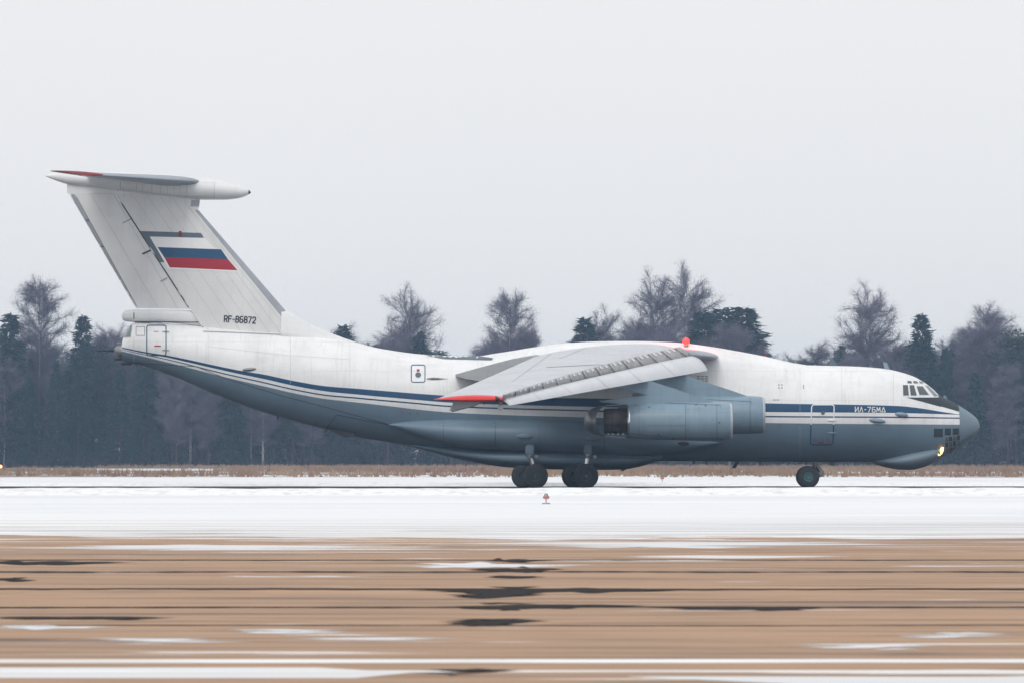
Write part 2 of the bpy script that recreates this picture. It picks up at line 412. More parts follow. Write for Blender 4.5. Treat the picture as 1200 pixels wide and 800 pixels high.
def wisps(name, spec, mat, z0, seed):
    """old sealing runs: many long thin overlapping smears"""
    r = random.Random(seed); V, Fc = [], []; zi = 0
    for pc, ph, xc, xh, n, th in spec:      # centre row, half height, centre px, half length px, count, thickness px
        for i in range(n):
            u = r.gauss(0, .42); py = pc+ph*max(-1, min(1, u)); L_ = xh*(1-.75*abs(max(-1, min(1, u))))*r.uniform(.45, 1.1)
            cx_ = xc+r.gauss(0, xh*.22); d = CAMH*F/(py-534); y = d+CAMY; hw_ = th*r.uniform(.4, 1.1)*d/(py-534)/2*1.0; x0 = (cx_-L_-600)/F*d; x1 = (cx_+L_-600)/F*d
            zi += 1; z = z0+.00003*zi; b = len(V); m = 22; ph0 = r.uniform(0, 6)
            for k_ in range(m+1):
                t = k_/m; e = math.sin(math.pi*t)**1.3; x = x0+(x1-x0)*t; o = .5*hw_*math.sin(t*7+ph0)
                V += [(x, y+o-hw_*e, z), (x, y+o+hw_*e+.001, z)]
            for k_ in range(m): Fc.append((b+2*k_, b+2*k_+2, b+2*k_+3, b+2*k_+1))
    return tag(mesh_obj(name, V, Fc, mat, smooth=False), kind='structure')
wisps('tar_smear', [(694, 8, 580, 80, 22, 1.9), (691.5, 2, 680, 130, 10, 2.0), (710.5, 4.5, 588, 75, 14, 1.8), (710, 2.2, 640, 120, 12, 2.0), (712.5, 2.0, 880, 130, 9, 1.9), (728.5, 5.5, 572, 62, 17, 1.8), (724, 1.6, 95, 110, 9, 1.9),
  (667.5, 3, 603, 55, 12, 2.0), (660, 3, 60, 90, 10, 1.8), (676, 1.5, 610, 50, 5, 1.6), (657, 2, 600, 45, 7, 1.6), (679, 2, 20, 40, 4, 2), (787, 4, 560, 80, 6, 2)], M['tar'], .0088, 4)
wisps('ice_smear', [(662, 3, 560, 130, 12, 2.2), (652, 2, 860, 170, 8, 1.8), (641, 4, 250, 260, 16, 1.6), (637, 4, 800, 320, 18, 1.6), (739, 4, 340, 100, 6, 1.6), (750, 7, 190, 100, 7, 1.5), (746, 5, 1120, 90, 6, 1.8), (746, 8, 420, 120, 8, 1.4), (757, 4, 1010, 120, 5, 2.2), (735, 3, 60, 90, 6, 2.2)], M['ice'], .0046, 9)
ground_strip('painted_line', 774, lambda x: (.34, .34), M['lpaint'], .0050, seed=8, amp=.07)
ground_strip('painted_line', 786.5, lambda x: (.17, .17), M['lpaint'], .0053, seed=9, amp=.1)
ground_strip('ice_patch', 786.5, lambda x: (1.0*max(0, min(1, (-.75-x)*2.2)), .8*max(0, min(1, (-.9-x)*1.5))), M['ice'], .0045, seed=4, amp=.15, x0=-9, x1=-.75)
ground_strip('ice_patch', 793, lambda x: (1.2*max(0, min(1, (x-.9)*.8)), .05), M['ice'], .0046, seed=2, amp=.15, x0=.9, x1=9)
# low snow banks the ploughs left along both runway edges
def snowbank(y, wdt, h, seed):
    n, m = 1600, 8; V, Fc = [], []
    rr = np.random.default_rng(seed)
    for i in range(n+1):
        x = -500+1000*i/n; hh = h*(.92+.16*wob(x*.9, 1, seed)+rr.uniform(-.03, .03))
        hh = max(hh, .03)
        for j in range(m+1):
            s = j/m; V.append((x, y+wob(x, .5, seed)+(s-.5)*wdt, -.03+(hh+.03)*math.sin(math.pi*s)**1.5))
    for i in range(n):
        for j in range(m):
            a = i*(m+1)+j; Fc.append((a, a+m+1, a+m+2, a+1))
    return tag(mesh_obj('snow_bank', V, Fc, M['bank']), kind='structure')
k = N('ploughed_snow'); n1 = k.noise(2, k.pos(), 5, .6); k.set(Base_Color=k.mix(k.rng(n1, .5, .75), rgb(.86, .87, .88), rgb(.62, .60, .59)), Roughness=.8); k.bump(n1, .5, .06)
M['bank'] = k.m
snowbank(-44, 4.5, .335, 1); snowbank(19, 4, .20, 2)

# ------------------------------------------------------------------ dry grass (stuff)
def grass_field():
    n = 26000; r = RNG
    x = r.uniform(-170, 170, n); y = 130+ (440-130)*r.uniform(0, 1, n)**.8; V = np.zeros((n, 9, 3)); h = r.uniform(.25, .75, n)
    keep = (np.sin(x*.035+1)+np.sin(y*.05+x*.02)+np.sin(x*.11+y*.03)) > -.15
    x, y, h = x[keep], y[keep], h[keep]; n = len(x); V = np.zeros((n, 9, 3))
    for k_ in range(3):
        a = r.uniform(0, 6.28, n); d = r.uniform(.05, .3, n); wv = r.uniform(.04, .10, n); ln = r.uniform(-.3, .3, n)
        bx, by = x+np.cos(a)*d, y+np.sin(a)*d
        V[:, 3*k_, 0] = bx-wv; V[:, 3*k_+1, 0] = bx+wv; V[:, 3*k_+2, 0] = bx+ln
        V[:, 3*k_:3*k_+3, 1] = by[:, None]; V[:, 3*k_+2, 2] = h*r.uniform(.7, 1.1, n)
    fa = [(9*i+3*q, 9*i+3*q+1, 9*i+3*q+2) for i in range(n) for q in range(3)]
    k = N('dry_grass'); k.set(Base_Color=k.mix(k.rng(k.noise(.08), .35, .65), rgb(.20, .12, .085), rgb(.36, .26, .18)), Roughness=.9)
    return tag(mesh_obj('dry_grass', V.reshape(-1, 3), fa, k.m, smooth=False), 'tawny dry grass tufts standing through snow in front of the forest', 'grass', kind='stuff')
grass_field()

# ------------------------------------------------------------------ trees
def leafmat(name, c0, c1, sc=.8):
    k = N(name); oi = k.n('ObjectInfo'); f = k.math('ADD', k.math('MULTIPLY', k.noise(sc), .7), k.math('MULTIPLY', oi.outputs['Random'], .3))
    k.set(Base_Color=k.mix(k.rng(f, .25, .75), rgb(*c0), rgb(*c1)), Roughness=.9); k.b.inputs['Specular IOR Level'].default_value = .15
    return k.m
M['needle'] = leafmat('spruce_needles', (.014, .036, .042), (.034, .070, .075))
M['pine'] = leafmat('pine_needles', (.022, .042, .040), (.05, .08, .065))
M['twig'] = leafmat('birch_twigs', (.12, .11, .155), (.20, .18, .235))
M['bark'] = leafmat('dark_bark', (.05, .04, .04), (.10, .08, .08))
M['birchbark'] = leafmat('birch_bark', (.30, .29, .29), (.50, .49, .48), 1.2)
M['brush'] = leafmat('brushwood', (.045, .045, .060), (.085, .08, .095))
def tri_tufts(c, d, ln, wd, r, spread=.35):
    """leaf sized triangles along directions: centers c (n,3), dirs d"""
    n = len(c); u = r.normal(0, 1, (n, 3)); u -= (u*d).sum(1)[:, None]*d; u /= np.linalg.norm(u, axis=1)[:, None]+1e-9
    V = np.zeros((n, 3, 3)); V[:, 0] = c-u*wd[:, None]; V[:, 1] = c+u*wd[:, None]; V[:, 2] = c+d*ln[:, None]
    return V
def spruce(seed, H, R, dense=1.0):
    r = np.random.default_rng(seed); C = []; D = []; LN = []; WD = []
    z = H*.06
    while z < H*.985:
        f = 1-z/H; rad = R*(f**.75)*r.uniform(.75, 1.12)+.15; nb = int((5+6*f)*dense)
        for _ in range(nb):
            a = r.uniform(0, 2*math.pi); rl = rad*r.uniform(.65, 1.12); m = int(5+rl*7)
            s = r.uniform(.1, 1, m)**.7; droop = -.28*rl*s**1.5+ .1*rl*s*(1-f)
            px_ = np.cos(a)*rl*s; py_ = np.sin(a)*rl*s; pz = z+droop+r.normal(0, .07, m)
            C.append(np.stack([px_, py_, pz], 1)+r.normal(0, .10, (m, 3)))
            d = np.stack([np.full(m, np.cos(a)), np.full(m, np.sin(a)), r.uniform(-.7, .15, m)], 1)+r.normal(0, .45, (m, 3))
            D.append(d/np.linalg.norm(d, axis=1)[:, None]); LN.append(r.uniform(.35, .75, m)); WD.append(r.uniform(.07, .17, m))
        z += r.uniform(.22, .5)*(.6+f)
    V = tri_tufts(np.concatenate(C), np.concatenate(D), np.concatenate(LN), np.concatenate(WD), r)
    return V
def pine(seed, H, R):
    r = np.random.default_rng(seed); C = []; D = []; LN = []; WD = []
    for _ in range(80):
        h = r.uniform(.30, .97); rr_ = R*math.sin(math.pi*min(1, (h-.30)/.80))**.6*r.uniform(.2, 1)
        a = r.uniform(0, 6.28); c0 = np.array([math.cos(a)*rr_, math.sin(a)*rr_, h*H-.4]); m = 110; sz = r.uniform(.5, 1.2)
        p = np.clip(r.normal(0, 1, (m, 3)), -1.6, 1.6)*np.array([sz, sz, sz*.5])*.8; C.append(c0+p); d = p+r.normal(0, .6, (m, 3))+np.array([0, 0, .4])
        D.append(d/np.linalg.norm(d, axis=1)[:, None]); LN.append(r.uniform(.3, .6, m)); WD.append(r.uniform(.05, .14, m))
    return tri_tufts(np.concatenate(C), np.concatenate(D), np.concatenate(LN), np.concatenate(WD), r)
def birch(seed, H, R, twigs=6):
    r = np.random.default_rng(seed); tw = []; limbs = []
    def ribbon(p, d, ln, wd): tw.append((p, d, ln, wd))
    nb = 120
    for i in range(nb):
        h = H*(.20+.78*(i/nb)**.9); a = r.uniform(0, 6.28); f = (1-h/H)
        ln = R*(.25+1.1*math.sin(math.pi*min(1, max(.08, (h/H-.10)/.98)))**.75)*r.uniform(.5, 1.15)
        el = r.uniform(.2, 1.0); p = np.array([0, 0, h]); d = np.array([math.cos(a)*math.cos(el), math.sin(a)*math.cos(el), math.sin(el)])
        steps = 6
        for s in range(steps):
            q = p+d*ln/steps; limbs.append((p.copy(), q.copy(), .055*(1-s/steps)*(.5+f)*.45+.008))
            for _ in range(int(twigs*(1+s*.6))):
                pp = p+(q-p)*r.uniform(); dd = d+r.normal(0, .55, 3)+np.array([0, 0, .15]); dd /= np.linalg.norm(dd)
                ribbon(pp, dd, r.uniform(.4, 1.1), r.uniform(.008, .018))
                for _ in range(3):
                    p3 = pp+dd*r.uniform(.2, 1.0); d3 = dd+r.normal(0, .6, 3)+np.array([0, 0, -.15]); d3 /= np.linalg.norm(d3)
                    ribbon(p3, d3, r.uniform(.3, .8), r.uniform(.006, .013))
            p = q; d = d+r.normal(0, .24, 3); d /= np.linalg.norm(d)
    C = np.array([t[0] for t in tw]); D = np.array([t[1] for t in tw]); LN = np.array([t[2] for t in tw]); WD = np.array([t[3] for t in tw])
    V = tri_tufts(C, D, LN, WD, r)
    LV = []
    for p, q, rad in limbs:
        dd = (q-p)/np.linalg.norm(q-p); u = np.cross(dd, [0.3, .2, .9]); u /= np.linalg.norm(u)+1e-9; v = np.cross(dd, u)
        for a in (0, 2.1, 4.2):
            o1 = (u*math.cos(a)+v*math.sin(a))*rad; o2 = (u*math.cos(a+2.1)+v*math.sin(a+2.1))*rad
            LV.append([p+o1, p+o2, q+o1*.7]); LV.append([p+o2, q+o2*.7, q+o1*.7])
    return np.concatenate([V, np.array(LV)])
def trunk_mesh(H, r0, seed, mat, lean=0.0):
    bm = bmesh.new(); r = random.Random(seed); pts = [(0, 0, -.1)]
    for i in range(1, 9): pts.append((pts[-1][0]+r.uniform(-.08, .08), pts[-1][1]+r.uniform(-.08, .08), H*i/8))
    n = 8; rings = []
    for i, p in enumerate(pts):
        rr_ = r0*(1-.93*i/8)*(1.25 if i == 0 else 1); rings.append([(p[0]+math.cos(t)*rr_, p[1]+math.sin(t)*rr_, p[2]) for t in [2*math.pi*k/n for k in range(n)]])
    V, Fc = loft(rings); me = bpy.data.meshes.new('trunk'); me.from_pydata(V, [], Fc)
    me.polygons.foreach_set('use_smooth', [True]*len(me.polygons)); me.materials.append(mat); bm.free(); return me
def crown_mesh(V, mat):
    n = len(V); me = bpy.data.meshes.new('crown'); me.vertices.add(n*3); me.vertices.foreach_set('co', V.reshape(-1))
    me.loops.add(n*3); me.loops.foreach_set('vertex_index', np.arange(n*3)); me.polygons.add(n)
    me.polygons.foreach_set('loop_start', np.arange(n)*3); me.polygons.foreach_set('loop_total', np.full(n, 3)); me.update(calc_edges=True); me.materials.append(mat); return me
protos = {'spruce': [], 'pine': [], 'birch': []}
RAWV = {'spruce': [], 'birch': [], 'pine': []}
for i in range(4):
    V = spruce(20+i, 20, 2.9+.35*i); RAWV['spruce'].append(V); protos['spruce'].append((crown_mesh(V, M['needle']), trunk_mesh(19.5, .24, i, M['bark'])))
for i in range(3):
    V = pine(40+i, 20, 3.2); RAWV['pine'].append(V); protos['pine'].append((crown_mesh(V, M['pine']), trunk_mesh(19, .26, 10+i, M['bark'])))
for i in range(5):
    V = birch(60+i, 20, 3.0+.3*i); RAWV['birch'].append(V); protos['birch'].append((crown_mesh(V, M['twig']), trunk_mesh(19.3, .19, 20+i, M['birchbark'] if i % 2 else M['bark'])))
def plant(kind, x, y, H, label, var=None, group=None, wide=1.0):
    var = random.randrange(len(protos[kind])) if var is None else var % len(protos[kind]); cr, tr = protos[kind][var]; s = H/20
    nm = {'spruce': 'spruce_tree', 'pine': 'pine_tree', 'birch': 'birch_tree'}[kind]
    root = empty(nm, (x, y, 0)); root.scale = (s*wide, s*wide, s); root.rotation_euler.z = random.uniform(0, 6.28)
    tag(root, label, 'tree', group)
    for me, n_ in ((cr, 'crown'), (tr, 'trunk')):
        o = bpy.data.objects.new(n_, me); COL.objects.link(o); o.parent = root
def tx(px, Y): return (px-600)/F*(Y-CAMY)
def tH(py, Y): return CAMH+(534-py)/F*(Y-CAMY)
heroes = [ # px, top py, Y, kind, label, width factor
 (12, 366, 446, 'spruce', 'dark spruce at the left edge of the forest, top level with the tail door', 1.6),
 (47, 338, 452, 'birch', 'tallest bare birch left of the aircraft tail, rising above the dark spruce', 1.0),
 (97, 368, 448, 'spruce', 'dark narrow spruce just left of the tail gun', 1.25),
 (402, 378, 455, 'spruce', 'spruce top showing over the dorsal fillet in front of the tail fin', 1.3),
 (478, 360, 452, 'birch', 'bare birch standing up behind the rear fuselage roof', .95),
 (492, 388, 448, 'spruce', 'short dark spruce just right of the bare birch above the rear fuselage', 1.2),
 (598, 352, 456, 'birch', 'bare birch with the crown right above the wing root trailing edge', .95),
 (686, 369, 452, 'spruce', 'broad green spruce peeking over the middle of the wing', 1.5),
 (768, 344, 458, 'birch', 'tall bare birch just left of the red beacon', 1.0),
 (802, 338, 462, 'birch', 'tallest bare birch right behind the red beacon', .95),
 (824, 363, 450, 'spruce', 'dense dark spruce just right of the beacon, left one of the dark trio', 2.0),
 (846, 358, 452, 'spruce', 'dark spruce in the middle of the dark trio right of the beacon', 2.2),
 (872, 358, 449, 'spruce', 'broad dark spruce at the right of the dark trio beside the beacon', 2.4),
 (1016, 356, 454, 'birch', 'tall bare birch above the front roof antenna', 1.15),
 (1080, 366, 449, 'spruce', 'pointed dark spruce rising over the cockpit', 1.35),
 (1158, 370, 451, 'birch', 'bushy bare birch towering above the nose cone', 1.35),
 (1190, 384, 448, 'pine', 'dark pine at the right edge of the photograph', 1.2)]
for i, (px, py, Y, kd, lb, wd) in enumerate(heroes):
    plant(kd, tx(px, Y), Y, tH(py, Y), lb, i, None, wd)
# canopy height along the tree line, measured
canopy = prof([(-900, 385), (0, 398), (70, 410), (140, 402), (200, 398), (300, 412), (400, 402), (470, 405), (540, 418), (600, 400), (650, 414), (690, 400), (760, 396), (860, 392), (930, 424), (1000, 404), (1050, 412), (1100, 402), (1140, 396), (1200, 400), (2100, 385)])
LBL = {'spruce': 'dark green spruce standing within the forest belt behind the runway', 'pine': 'dark bushy pine standing within the forest belt behind the runway', 'birch': 'bare purplish birch standing within the forest belt behind the runway'}
GRP = {'spruce': 'spruces in the forest belt', 'pine': 'pines in the forest belt', 'birch': 'birches in the forest belt'}
_rt = random.Random(5)
for row in range(4):
    Y = 444+row*7; x = -92
    while x < 92:
        px = 600+x*F/(Y-CAMY); kd = _rt.choices(['spruce', 'pine', 'birch'], [.36, .12, .52])[0]
        py = canopy(px)+_rt.uniform(-8, 30)+(8 if row == 0 else 0)
        if kd == 'birch': py -= _rt.uniform(0, 10)
        plant(kd, x+_rt.uniform(-1, 1), Y+_rt.uniform(-2.5, 2.5), tH(py, Y), LBL[kd], _rt.randrange(9), GRP[kd], _rt.uniform(.9, 1.35))
        x += _rt.uniform(3.2, 5.2)
def far_forest():
    parts = []; r = _rt
    for row in range(3):
        x = -260
        while x < 260:
            Y = 474+row*10+r.uniform(-3, 3); px = 600+x*F/(Y-CAMY); kd = r.choice(['spruce', 'spruce', 'birch']); V = r.choice(RAWV[kd])
            V = V[::2] if row else V
            H = tH(canopy(px)+r.uniform(2, 26), Y); a = r.uniform(0, 6.28); s = H/20; c, s_ = math.cos(a), math.sin(a)
            wdt = 1.5; X = (V[..., 0]*c-V[..., 1]*s_)*s*wdt+x; Yv = (V[..., 0]*s_+V[..., 1]*c)*s*wdt+Y
            parts.append(np.stack([X, Yv, V[..., 2]*s], -1)); x += r.uniform(3.5, 5.5)
    V = np.concatenate(parts); me = crown_mesh(V, M['forestmass']); me.name = 'far_forest'
    o = bpy.data.objects.new('far_forest', me); COL.objects.link(o)
    tag(o, 'deep mass of mixed woodland filling in behind the front trees', 'forest', kind='stuff')
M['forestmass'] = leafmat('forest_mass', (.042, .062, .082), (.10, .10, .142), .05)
far_forest()
def undergrowth():
    r = RNG; n = 90000; x = r.uniform(-200, 200, n); y = r.uniform(438, 470, n)
    top = 2.2+1.8*np.sin(x*.21)+1.4*np.sin(x*.57+2)+r.uniform(0, 3, n); z = r.uniform(0, 1, n)**1.2*np.maximum(top, .8)
    C = np.stack([x, y, z], 1); D = r.normal(0, .4, (n, 3))+np.array([0, 0, 1]); D /= np.linalg.norm(D, axis=1)[:, None]
    V = tri_tufts(C, D, r.uniform(.4, 1.3, n), r.uniform(.02, .06, n), r); me = crown_mesh(V, M['brush']); me.name = 'undergrowth'
    o = bpy.data.objects.new('undergrowth', me); COL.objects.link(o)
    tag(o, 'leafless brush growing along the foot of the forest', 'bushes', kind='stuff')
undergrowth()

# ------------------------------------------------------------------ aircraft
plane = empty('transport_plane', (0, 0, 0))
tag(plane, 'white and grey four engined military transport plane with a blue cheatline rolling on the runway', 'aircraft')
top = prof([(144, 397), (147, 391), (151, 383.5), (155, 378.7), (165, 378.2), (200, 379.5), (240, 382.5), (300, 387.5), (345, 391), (400, 398.5), (450, 409), (495, 415), (550, 417.8), (600, 419),
            (700, 421.5), (800, 424), (930, 427.3), (1000, 429), (1030, 431), (1045, 433.2), (1058, 436.5), (1070, 440.5), (1082, 447), (1092, 454.5), (1101.5, 463.2), (1112, 468.6), (1125, 476), (1136, 483), (1144, 490), (1147.2, 496), (1147.8, 499)])
bot = prof([(144, 423), (150, 425.5), (160, 427.5), (200, 440.3), (250, 461), (300, 480), (350, 494.5), (380, 502.5), (415, 511), (455, 517.5), (485, 523), (520, 530), (560, 536), (620, 539), (760, 539.5),
            (1000, 541), (1060, 541), (1085, 540), (1098, 537.5), (1110, 531.5), (1125, 523), (1136, 515), (1144, 507.5), (1147.2, 502), (1147.8, 499.5)])
hw = prof([(144, .80), (160, .98), (200, 1.25), (250, 1.55), (300, 1.80), (350, 2.02), (400, 2.2), (460, 2.36), (540, 2.42), (900, 2.42), (1000, 2.42), (1040, 2.28), (1065, 2.05), (1085, 1.78), (1100, 1.50), (1112, 1.26), (1125, .98), (1136, .64), (1144, .33), (1147.2, .12), (1147.8, .02)])
ft = prof([(540, 417.4), (560, 417.0), (580, 414), (600, 411), (620, 407.6), (660, 402.3), (700, 400), (740, 399.6), (780, 400.6), (800, 402), (830, 405.6), (860, 410.6), (900, 418.2), (925, 424.2), (945, 427.4)])
def hump(p):
    return max(0.0, PZ(ft(p))-PZ(top(p))) if 541 < p < 944 else 0.0
def sstep(x, a, b):
    t = min(max((x-a)/(b-a), 0), 1); return t*t*(3-2*t)
pxs = list(np.linspace(144, 160, 12))+list(np.linspace(162, 1030, 300))+list(np.linspace(1032, 1140, 90))+list(np.linspace(1140.6, 1147.8, 16))
NR = 144
rings = []
for p in pxs:
    zt, zb, a = PZ(top(p)), PZ(bot(p)), hw(p); zc, b = (zt+zb)/2, (zt-zb)/2; x = PX(p)
    hh = hump(p); rings.append([(x, -a*math.sin(t), zc+b*math.cos(t)+hh*sstep(math.cos(t), .36, .80)) for t in [2*math.pi*k/NR for k in range(NR)]])
V, Fc = loft(rings)
fus = mesh_obj('fuselage', V, Fc, M['fus'], plane); fixnormals(fus)
# livery lines, measured along the near side
YS = -2.3
lines = [
 [(144, 407), (172, 412.5), (195, 416), (220, 421), (257, 429), (282, 434), (307, 438), (345, 446), (382, 452), (420, 455), (450, 457.5), (487, 460.5), (525, 463), (690, 466.3), (760, 467.5), (900, 472), (1050, 475), (1122, 484.6)],
 [(144, 408.6), (172, 414.3), (195, 418.3), (220, 424), (257, 432.5), (282, 438), (307, 443), (345, 451.5), (382, 458), (420, 461.8), (450, 464.6), (487, 467.8), (525, 471), (690, 476), (760, 477.5), (900, 482.2), (1050, 483.3), (1122, 485.2)],
 [(144, 409.6), (195, 420.3), (220, 426.2), (257, 435.5), (307, 446.6), (345, 455.3), (382, 461.8), (420, 465.2), (450, 468), (487, 471.2), (525, 474.6), (690, 480), (760, 482), (900, 486.7), (1050, 487.6), (1122, 488.6)],
 [(144, 410.2), (195, 421.2), (220, 427.3), (257, 436.8), (307, 448.1), (345, 456.8), (382, 463.4), (420, 466.9), (450, 469.7), (487, 472.9), (525, 476.3), (690, 481.6), (760, 483.6), (900, 488.4), (1050, 489.2), (1122, 490.1)],
 [(144, 411.5), (195, 424), (220, 430.2), (257, 439.8), (307, 451.5), (345, 460.3), (382, 467), (420, 471.2), (450, 474.5), (487, 479), (525, 482.5), (600, 486), (690, 488.5), (760, 490.5), (900, 495), (1050, 496.5), (1122, 497)]]
co = np.array([v.co[:] for v in fus.data.vertices])
for i, ln in enumerate(lines):
    f = prof(ln); a = fus.data.attributes.new('z%d' % i, 'FLOAT', 'POINT')
    yy = [min(-.8, -hw(600+x*F/(-CAMY))*.97) for x in co[:, 0]]
    vals = []
    cache = {}
    for (x, y, z), ys in zip(co, yy):
        key = round(float(x), 4)
        if key not in cache:
            px = 600+x*F/(ys-CAMY); cache[key] = PZ(f(px), ys)
        vals.append(z-cache[key])
    a.data.foreach_set('value', vals)
FB = bvh_of(fus)

# radome: grey cone over the nose
rings = []
for p in [q for q in pxs if q >= 1125]+[]:
    pass
rad_px = list(np.linspace(1122.4, 1140, 16))+list(np.linspace(1141, 1147.75, 12)); lim = prof([(1124, 510.5), (1137, 511.5), (1143, 508.5), (1148, 500)])
for p in rad_px:
    zt, zb, a = PZ(top(p)), PZ(bot(p)), hw(p); zc, b = (zt+zb)/2, (zt-zb)/2; x = PX(p); zl = PZ(lim(p))
    c = max(-.999, min(1, (zl-zc)/b)); tm = math.acos(c)
    rings.append([(x+.004, -(a+.018)*math.sin(t), zc+(b+.018)*math.cos(t)) for t in np.linspace(-tm, tm, 65)])
V, Fc = loft(rings, closed=False)
rad = fixnormals(mesh_obj('radome', V, Fc, M['radome'], plane))
# chin radome
ct = prof([(1020, 538), (1050, 530), (1080, 522), (1100, 520), (1106, 524)]); cb = prof([(1020, 539.6), (1028, 544), (1040, 547.5), (1055, 549.8), (1066, 550), (1080, 547.5), (1092, 542.5), (1101, 536.5), (1106, 529)])
cw = prof([(1020, .25), (1030, .8), (1045, 1.25), (1065, 1.5), (1085, 1.42), (1098, 1.15), (1106, .75)])
rings = []
for p in np.linspace(1020, 1106, 60):
    zt, zb, a = PZ(ct(p)), PZ(cb(p)), cw(p); zc, b = (zt+zb)/2, (zt-zb)/2
    rings.append([(PX(p), -a*math.sin(t), zc+b*math.cos(t)) for t in [2*math.pi*k/64 for k in range(64)]])
V, Fc = loft(rings); chin = fixnormals(mesh_obj('chin_radome', V, Fc, M['radome'], plane))
# main gear side pods and belly pod
def pod(name, tp, bt, wd, Yc, x0, x1, mat, n=90, e=1.0):
    rings = []
    for p in x0+(x1-x0)*(1-np.cos(np.linspace(0, math.pi, n)))/2:
        s = 1
        zt, zb, a = PZ(tp(p), Yc), PZ(bt(p), Yc), wd(p); zc, b = (zt+zb)/2, (zt-zb)/2
        rings.append([(PX(p, Yc), Yc-a*math.copysign(abs(math.sin(t))**e, math.sin(t)), zc+b*math.copysign(abs(math.cos(t))**e, math.cos(t))) for t in [2*math.pi*k/72 for k in range(72)]])
    V, Fc = loft(rings); return fixnormals(mesh_obj(name, V, Fc, mat, plane))
pt = prof([(455, 496.6), (470, 494), (500, 491.5), (540, 490), (600, 490), (700, 494), (770, 504), (820, 514), (842, 517.5)])
pb = prof([(455, 497.2), (475, 505), (500, 514), (530, 521.5), (560, 525.5), (620, 528.5), (700, 532), (740, 534), (800, 530), (842, 519)])
pw = prof([(455, .10), (475, .45), (510, .85), (560, 1.15), (620, 1.25), (720, 1.2), (780, .9), (820, .5), (842, .12)])
podr = pod('gear_pod', pt, pb, pw, -2.0, 455, 842, M['greyb'])
podl = mirror(podr); podl.parent = plane
bt_ = prof([(478, 519), (560, 525), (700, 527), (775, 528)]); bb_ = prof([(478, 521.5), (500, 527.5), (530, 535.5), (560, 542), (590, 546.5), (620, 548.6), (700, 550), (730, 549.5), (750, 546), (765, 541.5), (775, 537.5)])
bw_ = prof([(478, .5), (520, 1.6), (570, 2.3), (620, 2.6), (720, 2.6), (755, 2.1), (775, 1.1)])
belly = pod('belly_pod', bt_, bb_, bw_, 0.0, 478, 775, M['greyb'], e=.8)
PB = bvh_of(fus, podr, belly)

# --- fin and rudder
def fin_th(z, c):   # half thickness at chord fraction c from the leading edge
    s = (z-PZ(392))/(PZ(232)-PZ(392)); s = min(max(s, 0), 1); t = .50*(1-s)+.26*s
    return t*(2.6*math.sqrt(max(c, 0))*(1-c)**1.0*.9 + .12*(1-c)) if c < 1 else 0.0
LEf = lambda py: 341+(py-372)/(246.6-372)*(232-341)            # leading edge x(py)
HGf = lambda py: 221.5+(py-360)/(227-360)*(135-221.5)            # hinge
TEf = lambda py: 160+(py-363)/(225-363)*(79-160)
def finring(py, x0, x1, full0, full1, scale=1.0, n=24):
    """closed ring between two x positions of the full section full0 (LE) .. full1 (TE)"""
    z = PZ(py); up = []; 
    for k in range(n+1):
        px = x0+(x1-x0)*(1-math.cos(math.pi*k/n))/2; c = (full0-px)/(full0-full1); up.append((PX(px), fin_th(z, min(max(c, 0), 1))*scale+.004, z))
    return [(x, -y, z_) for x, y, z_ in up]+[(x, y, z_) for x, y, z_ in reversed(up)]
rings = []
for py in np.linspace(396, 226, 60):
    le = LEf(py) if py > 246 else LEf(246.6)+ (246.6-py)*.12
    hx = HGf(py) if py < 360 else 221.5+(py-360)*(239.5-221.5)/27
    rings.append(finring(py, le, hx, le, TEf(py)))
V, Fc = loft(rings); fin = fixnormals(mesh_obj('tail_fin', V, Fc, M['fin'], plane, angle=40))
rings = [finring(py, HGf(py)-1.0, TEf(py), LEf(py), TEf(py), .93) for py in np.linspace(361.5, 227.5, 50)]
V, Fc = loft(rings); rud = fixnormals(mesh_obj('rudder', V, Fc, M['rudder'], plane, angle=40))
# fixed trailing piece under the bullet
ringsb = [finring(py, 160, 78, 232, 78, 1.02) for py in np.linspace(227.2, 214, 8)]
V, Fc = loft(ringsb); capf = fixnormals(mesh_obj('fin_cap', V, Fc, M['white'], plane, angle=40))
FIN = bvh_of(fin); RUD = bvh_of(rud)
def fin_skin(py0, py1, wpx, n=40):
    rings = []
    for py in np.linspace(py0, py1, n):
        le = LEf(py) if py > 246 else LEf(246.6)+(246.6-py)*.12; te = TEf(py); z = PZ(py); w_ = wpx(py); R_ = []
        for t in [k_/8 for k_ in range(8, -1, -1)]:
            px = le-w_*t**1.6; c = (le-px)/(le-te); R_.append((PX(px)+(.02 if t == 0 else .008), fin_th(z, c)+.018, z))
        rings.append([(x, -y, z_) for x, y, z_ in R_]+[(x, y, z_) for x, y, z_ in R_[::-1]])
    V, Fc = loft(rings, closed=False); return fixnormals(mesh_obj('leading_edge', V, Fc, M['leading'], fin, angle=60))
fin_skin(375.5, 246.5, lambda py: 4.0+(py-246)/129*6.5); fin_skin(242.5, 235, lambda py: 9.5, 8)
decal('grey_band', [[(164.5, 271), (235.6, 273.3), (239, 279), (175.5, 277.4)], [(164.5, 271), (175.5, 277.4), (194.5, 307.5), (187.7, 307.5)]], M['stripgrey'], fin, FIN, .010)
decal('flag_border', [[(175.5, 277.6), (240, 279.2), (278.8, 318.5), (197.5, 315), (194.3, 310)]], M['puretext'], fin, FIN, .012)
decal('flag_blue_stripe', [[(184.6, 289.8), (259, 292.5), (267.1, 304.2), (192.4, 301.5)]], M['blue'], fin, FIN, .018)
decal('flag_red_stripe', [[(192.4, 301.5), (267.1, 304.2), (278.3, 317.1), (199, 313.5)]], M['redflag'], fin, FIN, .018)
ln = []
